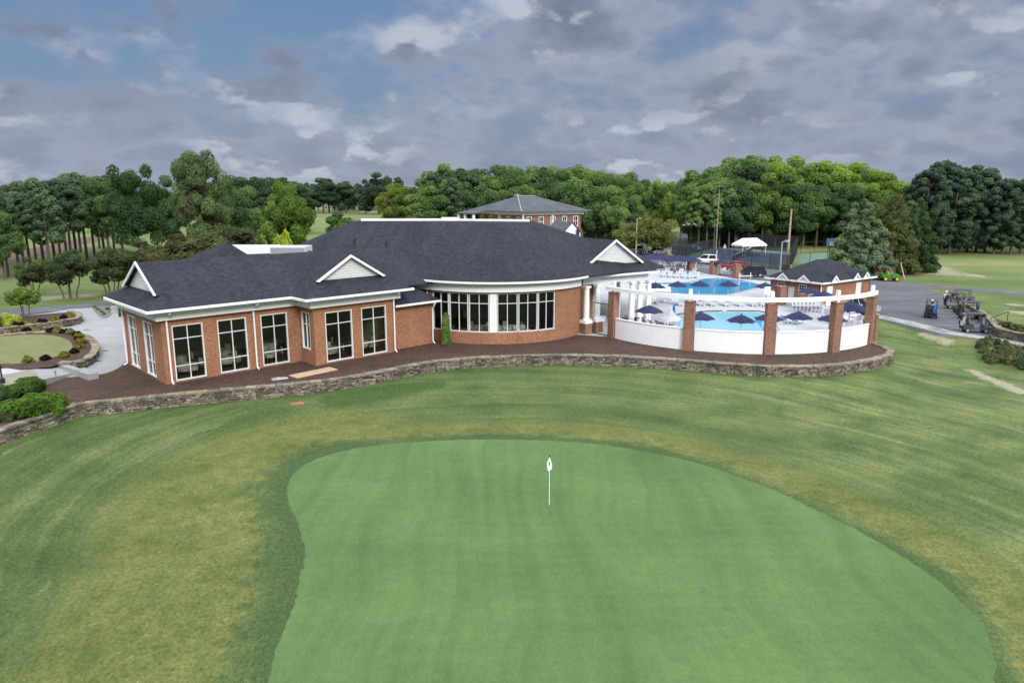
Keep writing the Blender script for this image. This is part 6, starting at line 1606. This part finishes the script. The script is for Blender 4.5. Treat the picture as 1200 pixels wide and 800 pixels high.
# -- far trees across the fairway
for i, (px, pt, d) in enumerate(((362, 211, 520), (374, 208, 500), (386, 209, 510), (398, 212, 540), (406, 208, 500), (416, 210, 520), (428, 206, 480), (440, 204, 470), (452, 202, 480), (464, 204, 470), (350, 212, 520), (366, 214, 560), (392, 215, 580), (422, 214, 580), (445, 212, 560))):
    tree_at((f'fullpine{i % 2}', f'oak{i % 6}', f'pine{i % 4}')[(i * 7) % 3], px + R.uniform(-3, 3), pt + R.uniform(-3, 5), d, 'dark bluish tree in the line at the far end of the fairway', 'tree', PB, 'trees at the far end of the fairway', R.uniform(1.2, 1.9), 'tree', .6)
for i, px in enumerate((340, 372, 395, 412, 435, 458, 480)):
    tree_at(f'oak{i % 6}', px, 226, 560 + 12 * (i % 3), 'low grey-green tree under the far pines', 'tree', PB, 'low far trees under the far pines', 1.6, 'tree', .6)
tree_at('oak0', 462, 212, 210, 'light olive green tree left of the wood behind the clubhouse', 'tree', (.11, .15, .04), None, 1.15)
tree_at('bigoak0', 476, 222, 190, 'lower olive green tree just behind the ridge of the clubhouse roof', 'tree', (.085, .125, .04))
for px, pt, d, lab in ((395, 255, 130, 'small staked sapling on the fairway, left of two'), (401, 249, 150, 'small staked sapling on the fairway, right of two')):
    tree_at('sapling', px, pt - 2, d, lab, 'sapling', MD, None, 1.2)
# -- wood behind the clubhouse and pool
cen = [(492, 203), (505, 195), (520, 189), (536, 192), (550, 195), (566, 193), (580, 191), (596, 193), (612, 190), (628, 192), (642, 188), (658, 190), (672, 187), (688, 192), (702, 196), (716, 200), (730, 201), (742, 203)]
for k, (dist, drop, n_) in enumerate(((168, 10, 1), (186, 2, 1), (205, 0, 1))):
    for i, (px, pt) in enumerate(cen):
        px2 = px + (7 if k == 1 else 0) + R.uniform(-3, 3)
        if k == 0 and (590 < px2 < 650): d2 = 172
        else: d2 = dist + R.uniform(-5, 5)
        col = R.choice([DK, MD, DK, (.075, .115, .05), MD, (.10, .150, .055)])
        tree_at(f'oak{R.randrange(6)}', px2, pt + drop + R.uniform(-2, 6) + (8 if k == 0 else 0), d2, ('green broadleaf tree at the front of the wood behind the clubhouse', 'broadleaf tree in the thick of the wood behind the clubhouse', 'broadleaf tree on the skyline of the wood behind the clubhouse')[k], 'tree', col, ('front trees of the wood behind the clubhouse', 'middle trees of the wood behind the clubhouse', 'skyline trees of the wood behind the clubhouse')[k], R.uniform(.95, 1.2))
for px, pt, d in ((520, 194, 176), (505, 202, 170), (553, 204, 172), (530, 208, 168)):
    tree_at(f'fullpine{px % 2}', px, pt, d, 'dark pine at the left end of the wood behind the clubhouse', 'pine tree', PN, 'pines at the left end of the wood', 1.2, 'pine_tree')
cen2 = [(811, 204), (822, 196), (836, 189), (850, 185), (866, 181), (882, 179), (898, 180), (914, 181), (930, 182), (946, 183), (962, 185), (978, 186), (994, 187), (1010, 189), (1026, 192), (1040, 198), (1052, 206), (1064, 208)]
for k, (dist, drop) in enumerate(((176, 14), (190, 4), (206, 0))):
    for i, (px, pt) in enumerate(cen2):
        px2 = px + (6 if k == 1 else 0) + R.uniform(-3, 3)
        bright = px > 890
        col = R.choice([LT, YG, LT, MD, (.12, .175, .038)]) if bright else R.choice([MD, (.092, .14, .055), DK, LT, MD])
        if k == 0: col = R.choice([MD, DK, LT, MD])
        tree_at(f'oak{R.randrange(6)}', px2, pt + drop + R.uniform(-2, 5) + (R.uniform(0, 16) if k == 0 else 0), dist + R.uniform(-5, 5), ('broadleaf tree at the front edge of the wood behind the tennis court', 'leafy tree in the middle of the wood behind the tennis court', 'light green tree on the skyline of the wood behind the tennis court')[k], 'tree', col, ('front trees of the wood behind the tennis court', 'middle trees of the wood behind the tennis court', 'skyline trees of the wood behind the tennis court')[k], R.uniform(.95, 1.2))
for i, (px, pt) in enumerate(((832, 214), (847, 212), (858, 220), (822, 218), (868, 226), (840, 226), (882, 222))):
    tree_at(f'pine{i % 4}', px, pt, 171 + R.uniform(-2, 2), 'slim bare-trunked tree at the edge of the wood by the road', 'tree', (.09, .135, .055), 'slim trees by the road', 1.1)
for px, pt, d in ((764, 212, 240), (772, 210, 245), (780, 211, 250), (788, 210, 245), (768, 222, 225), (782, 224, 232)):
    tree_at(f'oak{R.randrange(6)}', px, pt, d, 'yellow-green tree down the road gap', 'tree', YG, 'yellow-green trees down the road', .9)
for px in range(826, 1012, 7):
    x, y = G(px, 287 + R.uniform(-1, 1)); bush('bush2', 'low green undergrowth bush along the foot of the wood behind the tennis court', 'bush', (x, y + 3, .95), R.uniform(2.5, 4.5), R.uniform(3, 7.5), R.choice([MD, LT, DK, MD]), 'undergrowth along the wood behind the tennis court')
for px in range(1086, 1240, 9):
    x, y = G(px, 288 + R.uniform(-1, 1)); bush('bush2', 'low dull undergrowth bush at the foot of the right-hand pines', 'bush', (x, y + 5, .95), R.uniform(2.0, 3.6), R.uniform(1.5, 4.5), R.choice([PB, DK, MD]), 'undergrowth under the right pines')
for px in list(range(690, 768, 12)):
    x, y = G(px, 285); bush('bush2', 'low dark undergrowth bush left of the road', 'bush', (x, y + 5, .95), R.uniform(3, 4), R.uniform(3, 5), R.choice([DK, MD]), 'undergrowth left of the road')
tree_at('roundbush', 757, 252, 152, 'wide olive crepe myrtle with pale blossom beside the road', 'tree', (.098, .118, .048), None, 1.0, 'crepe_myrtle')
for px, pt, lab in ((671, 263, 'left of two small rounded green shrubs by the white annex'), (679, 262, 'right of two small rounded green shrubs by the white annex')):
    x, y, z = AT(px, pt, 118); bush('bush2', lab, 'shrub', (x, y, .95), 1.2, z - .95, LT, 'rounded shrubs by the white annex')
x, y = G(703, 288); mb = MB(); mb.box(0, 0, 0, 9, 3, 3.6); mb.add([(-4.6, -1.6, 3.6), (4.6, -1.6, 3.6), (4.6, 1.6, 3.9), (-4.6, 1.6, 3.9), (-4.6, -1.6, 3.45), (4.6, -1.6, 3.45), (4.6, 1.6, 3.75), (-4.6, 1.6, 3.75)], [(0, 1, 2, 3), (0, 4, 5, 1), (1, 5, 6, 2), (2, 6, 7, 3), (3, 7, 4, 0)])
tag(mb.build('storage_shed', plain('shed_green', (.03, .10, .07), .6, .1), None, loc=(x, y, .95)), 'low dark green shed at the edge of the wood right of the annex', 'shed')
# -- trees at the right
tree_at('magnolia', 1014, 235, 112, 'wide silvery green magnolia at the corner of the parking lot', 'tree', (.088, .112, .078), None, 1.2, 'magnolia_tree')
tree_at('cedar', 1052, 229, 117, 'brownish green cedar between the silvery magnolia and the dark holly', 'tree', (.052, .067, .032), None, 1.2, 'cedar_tree')
tree_at('holly', 1079, 234, 120, 'dark green holly at the right end of the tree group by the lot', 'tree', (.030, .054, .027), None, .95, 'holly_tree')
tree_at('cedar', 1068, 236, 126, 'slim dark cedar behind the group by the parking lot', 'tree', (.07, .10, .055), None, 1.2, 'cedar_tree')
tree_at('magnolia', 995, 262, 122, 'low leafy tree left of the silvery magnolia', 'tree', (.075, .115, .06), None, 1.0)
rp = [(1078, 200), (1090, 192), (1102, 188), (1114, 187), (1124, 194), (1136, 198), (1146, 192), (1156, 194), (1166, 202), (1176, 208), (1186, 206), (1196, 208), (1208, 206), (1222, 205), (1240, 210)]
for k in range(2):
    for i, (px, pt) in enumerate(rp):
        tree_at(f'fullpine{(i + k) % 2}' if k == 0 else f'pine{i % 4}', px + 5 * k, pt + R.uniform(-1, 5) + 2 * k, 158 + 14 * k + R.uniform(-5, 5), ('dark full-crowned pine on the far side of the right fairway', 'tall pine behind the dark pines of the right fairway')[k], 'pine tree', PB, ('dark pines of the right fairway', 'pines behind the dark pines of the right fairway')[k], 1.15, 'pine_tree')
for px, pt, d in ((1110, 225, 230), (1140, 224, 240), (1175, 222, 240), (1200, 222, 240), (1230, 222, 240)):
    tree_at(f'oak{R.randrange(6)}', px, pt, d, 'distant tree showing between the trunks of the right pines', 'tree', DK, 'distant trees behind the right pines', 1.5)
# -- crepe myrtles along the path
MY = (.046, .064, .034)
for px, pt, pb, k, lab in ((33, 301, 346, 0, 'leftmost dark crepe myrtle by the cart path'), (75, 290, 349, 1, 'larger dark crepe myrtle, second from the left by the cart path'), (125, 287, 345, 2, 'dark crepe myrtle next to the left gable of the clubhouse')):
    x, y = G(px, pb, .95); tree_at(f'myrtle{k}', px, pt, y, lab, 'tree', MY, 'crepe myrtles along the cart path', 1.05, 'crepe_myrtle')
for px, pt, d, w, col, lab in ((168, 280, 84, 1.25, MY, 'dark crepe myrtle behind the left gable'), (205, 272, 84, 1.3, (.060, .070, .036), 'bronze-green crepe myrtle behind the left wing roof'), (235, 267, 84, 1.2, (.068, .080, .038), 'olive crepe myrtle in the line behind the left wing roof'), (263, 260, 86, 1.1, MY, 'rightmost dark crepe myrtle behind the left wing roof')):
    tree_at(f'myrtle{px % 3}', px, pt, d, lab, 'tree', col, 'crepe myrtles along the cart path', w, 'crepe_myrtle')
tree_at('yoshrub', 25, 336, G(30, 371, 1.7)[1], 'small green multi-stem tree in the back mulch bed', 'tree', (.085, .12, .035), None, 1.1, 'small_tree', 1.65)
x, y, z = AT(332, 264, 90); bush('bush', 'bright yellow-green rounded shrub behind the left wing roof', 'shrub', (x, y, .95), 2.2, z - .95, (.17, .22, .035))
x, y, z = AT(303, 270, 100); bush('bush', 'green shrub left of the bright yellow-green one behind the roof', 'shrub', (x, y, .95), 2.0, z - 1.2, (.10, .14, .04))
# -- shrubs in the beds
sh = [(30, 487, 1.55, 1.35, (.060, .112, .024), 'big bright green rounded shrub by the left end of the stone wall'), (55, 481, 1.35, 1.3, (.064, .118, .026), 'bright green rounded shrub right of the biggest one by the stone wall'), (27, 463, 1.35, 1.15, (.045, .085, .024), 'darker green shrub behind the bright rounded pair'), (40, 455, .9, .9, (.05, .09, .035), 'small dark shrub at the back of the group by the patio'), (4, 466, 1.1, .9, (.06, .085, .06), 'grey-green wispy shrub at the left frame edge'), (6, 490, 1.0, .7, (.05, .065, .03), 'low dull shrub left of the big bright shrub')]
for px, py, s_, hz, col, lab in sh:
    x, y = G(px, py, 1.0); bush('bush', lab, 'shrub', (x, y, 1.0), s_, hz, col)
x, y = G(523, 404.5); bush('column', 'narrow green arborvitae in the mulch before the curved windows', 'shrub', (x, y, ZP), 1.05, 1.12, (.075, .13, .035), None, 'arborvitae')
x, y = G(140, 371); bush('column', 'dark narrow evergreen by the back corner of the clubhouse', 'shrub', (x + .2, y, ZP), .6, .95, (.04, .075, .03), None, 'arborvitae')
for px, py in ((111, 361), (115, 363.5), (119, 366), (122, 369), (126, 363), (130, 366.5)):
    x, y = G(px, py); bush('bush3', 'small dark plant in the gravel bed between the patio and the cart path', 'shrub', (x, y, ZP + .02), .26, .28, MD, 'plants in the gravel bed')
GO = (.125, .125, .036); PU = (.018, .012, .013)
for px, py in ((15, 390.5), (45, 388), (68, 389.5), (83, 391), (93, 396), (95, 402), (93, 408), (75, 418.5), (33, 424)):
    x, y = G(px, py, 1.52); bush('bush3', 'small golden shrub round the oval lawn bed', 'shrub', (x, y, 1.53), .50, .5, GO, 'golden shrubs round the oval lawn')
for px, py in ((31, 388.5), (60, 389), (76, 390), (92, 399), (87, 413.5), (53, 421.5), (90, 393)):
    x, y = G(px, py, 1.52); bush('bush3', 'small dark purple shrub round the oval lawn bed', 'shrub', (x, y, 1.53), .48, .42, PU, 'purple shrubs round the oval lawn')
for px, py in ((36, 379.5), (64, 376.5), (82, 373)):
    x, y = G(px, py, 1.62); bush('bush3', 'small golden shrub in the back mulch bed', 'shrub', (x, y, 1.63), .6, .5, GO, 'golden shrubs in the back bed')
for px, py in ((22, 382), (50, 378.5), (75, 373.5)):
    x, y = G(px, py, 1.62); bush('bush3', 'small dark purple shrub in the back mulch bed', 'shrub', (x, y, 1.63), .55, .45, PU, 'purple shrubs in the back bed')
x, y = G(10, 380, 1.62); bush('bush', 'pale yellow-green shrub in the back mulch bed', 'shrub', (x, y, 1.63), 1.15, 1.2, (.20, .24, .05)); x, y = G(-6, 381, 1.62); bush('bush', 'dark green shrub at the left frame edge of the back bed', 'shrub', (x, y, 1.63), 1.2, 1.3, DK)
for i in range(60):
    px = 1150 + 1.3 * i + R.uniform(-3, 3); py = 405 + .22 * (px - 1150) + R.uniform(-2, 9)
    x, y = G(px, py, .6); bush(R.choice(['bush2', 'bush3']), 'low scrubby green bush on the bank at the right edge', 'bush', (x, y, ground_z(x, y) - .1), R.uniform(.4, .75), R.uniform(.3, .8), R.choice([(.07, .10, .05), (.09, .115, .055), (.06, .09, .045), (.10, .11, .06)]), 'scrubby bushes on the right bank')
for i in range(10):
    px = 1176 + 5 * i; x, y = G(px, 383 + .2 * (px - 1176) + R.uniform(-1, 1), 1.66); bush('bush3', 'low dull shrub in the bed above the right stone wall', 'shrub', (x, y, 1.66), R.uniform(.5, .8), R.uniform(.35, .6), (.08, .085, .045), 'shrubs above the right stone wall')

# ------------------------------------------------------------------ sky, sun, camera
SUN_EL, SUN_AZ = rad(31), rad(160)     # azimuth clockwise from +Y (the view direction)
w = bpy.data.worlds.new('World'); sc.world = w; w.use_nodes = True; nt = w.node_tree
bg = nt.nodes['Background']; bg.inputs['Strength'].default_value = 0.1
sky = nt.nodes.new('ShaderNodeTexSky'); sky.sky_type = 'NISHITA'; sky.sun_disc = False
sky.sun_elevation = SUN_EL; sky.sun_rotation = SUN_AZ; sky.air_density = 1.6; sky.dust_density = 1.5; sky.ozone_density = 2.0
dirv = nt.nodes.new('ShaderNodeTexCoord').outputs['Generated']
sx = nt.nodes.new('ShaderNodeSeparateXYZ'); L(nt, dirv, sx.inputs[0])
dz = math_(nt, 'MAXIMUM', sx.outputs[2], 0.0)
den = math_(nt, 'ADD', dz, 0.42)
def cloudvec(shift):
    d2 = math_(nt, 'ADD', den, shift)
    c = nt.nodes.new('ShaderNodeCombineXYZ')
    L(nt, math_(nt, 'DIVIDE', sx.outputs[0], d2), c.inputs[0]); L(nt, math_(nt, 'DIVIDE', sx.outputs[1], d2), c.inputs[1]); c.inputs[2].default_value = CLOUD_SEED
    return c.outputs[0]
CLOUD_SEED = 5.1
def density(shift):
    v = cloudvec(shift)
    a = noise(nt, v, 5.6, 8, 0.52); b_ = noise(nt, v, 2.0, 3, 0.5)
    return math_(nt, 'ADD', math_(nt, 'MULTIPLY', a, 0.55), math_(nt, 'MULTIPLY', b_, 0.45))
d0 = density(0.0)
def fine(shift): return noise(nt, cloudvec(shift), 5.2, 8, 0.52)
e0 = fine(0.0); e1 = fine(0.030)
# clear patch towards the upper left, closed cloud elsewhere
lft = sstep(nt, sx.outputs[0], 0.12, -0.42); upp = sstep(nt, dz, 0.03, 0.17)
clear = math_(nt, 'MULTIPLY', math_(nt, 'MULTIPLY', lft, upp), 0.135)
cov = sstep(nt, math_(nt, 'SUBTRACT', d0, clear), 0.34, 0.52)
edge = math_(nt, 'SUBTRACT', e0, e1)
lit = math_(nt, 'MULTIPLY', sstep(nt, edge, 0.01, 0.13), math_(nt, 'MULTIPLY', sstep(nt, noise(nt, cloudvec(0.0), 1.4, 2), 0.40, 0.58), 0.75))
ccol = ramp(nt, sstep(nt, d0, 0.36, 0.66), [(0.0, (1.45, 1.68, 2.25)), (0.35, (1.95, 2.15, 2.70)), (0.6, (1.55, 1.74, 2.25)), (1.0, (0.98, 1.14, 1.56))])
ccol = mixc(nt, sstep(nt, dz, 0.20, 0.02), ccol, mixc(nt, 0.5, ccol, (2.0, 2.2, 2.75)))
ccol = mixc(nt, lit, ccol, (3.3, 3.5, 3.95))
skyc = mixc(nt, 1.0, sky.outputs[0], (0.45, 0.51, 0.61), 'MULTIPLY')
skyc = mixc(nt, 0.72, skyc, (0.62, 1.02, 2.05))
hz = sstep(nt, dz, 0.15, 0.0)
skyc = mixc(nt, math_(nt, 'MULTIPLY', hz, 0.75), skyc, (1.55, 1.82, 2.5))
allc = mixc(nt, math_(nt, 'MULTIPLY', cov, 0.94), skyc, ccol)
# the veil of cloud overhead is brighter than the low sky (overcast sky)
zen = sstep(nt, dz, 0.27, 0.70)
allc = mixc(nt, zen, allc, (11.0, 11.3, 12.0))
L(nt, allc, bg.inputs['Color'])
sun = bpy.data.lights.new('sun', 'SUN'); sun.energy = 1.5; sun.angle = rad(18); sun.color = (1.0, 0.95, 0.87)
so = bpy.data.objects.new('sun', sun); COL.objects.link(so)
sd = Vector((math.sin(SUN_AZ) * math.cos(SUN_EL), math.cos(SUN_AZ) * math.cos(SUN_EL), math.sin(SUN_EL)))
so.rotation_euler = sd.to_track_quat('Z', 'Y').to_euler(); so.location = (30, -40, 80)
cam = bpy.data.cameras.new('camera'); cam.sensor_width = 36; cam.lens = 36 * F / 1200; cam.clip_end = 8000; cam.clip_start = .5
co = bpy.data.objects.new('camera', cam); COL.objects.link(co); co.location = (0, 0, CH); co.rotation_euler = (math.pi / 2 - PIT, 0, 0); sc.camera = co
sc.view_settings.view_transform = 'Standard'; sc.view_settings.look = 'None'; sc.view_settings.gamma = 1; sc.view_settings.exposure = 0.85
sc.cycles.max_bounces = 6; sc.cycles.transparent_max_bounces = 16
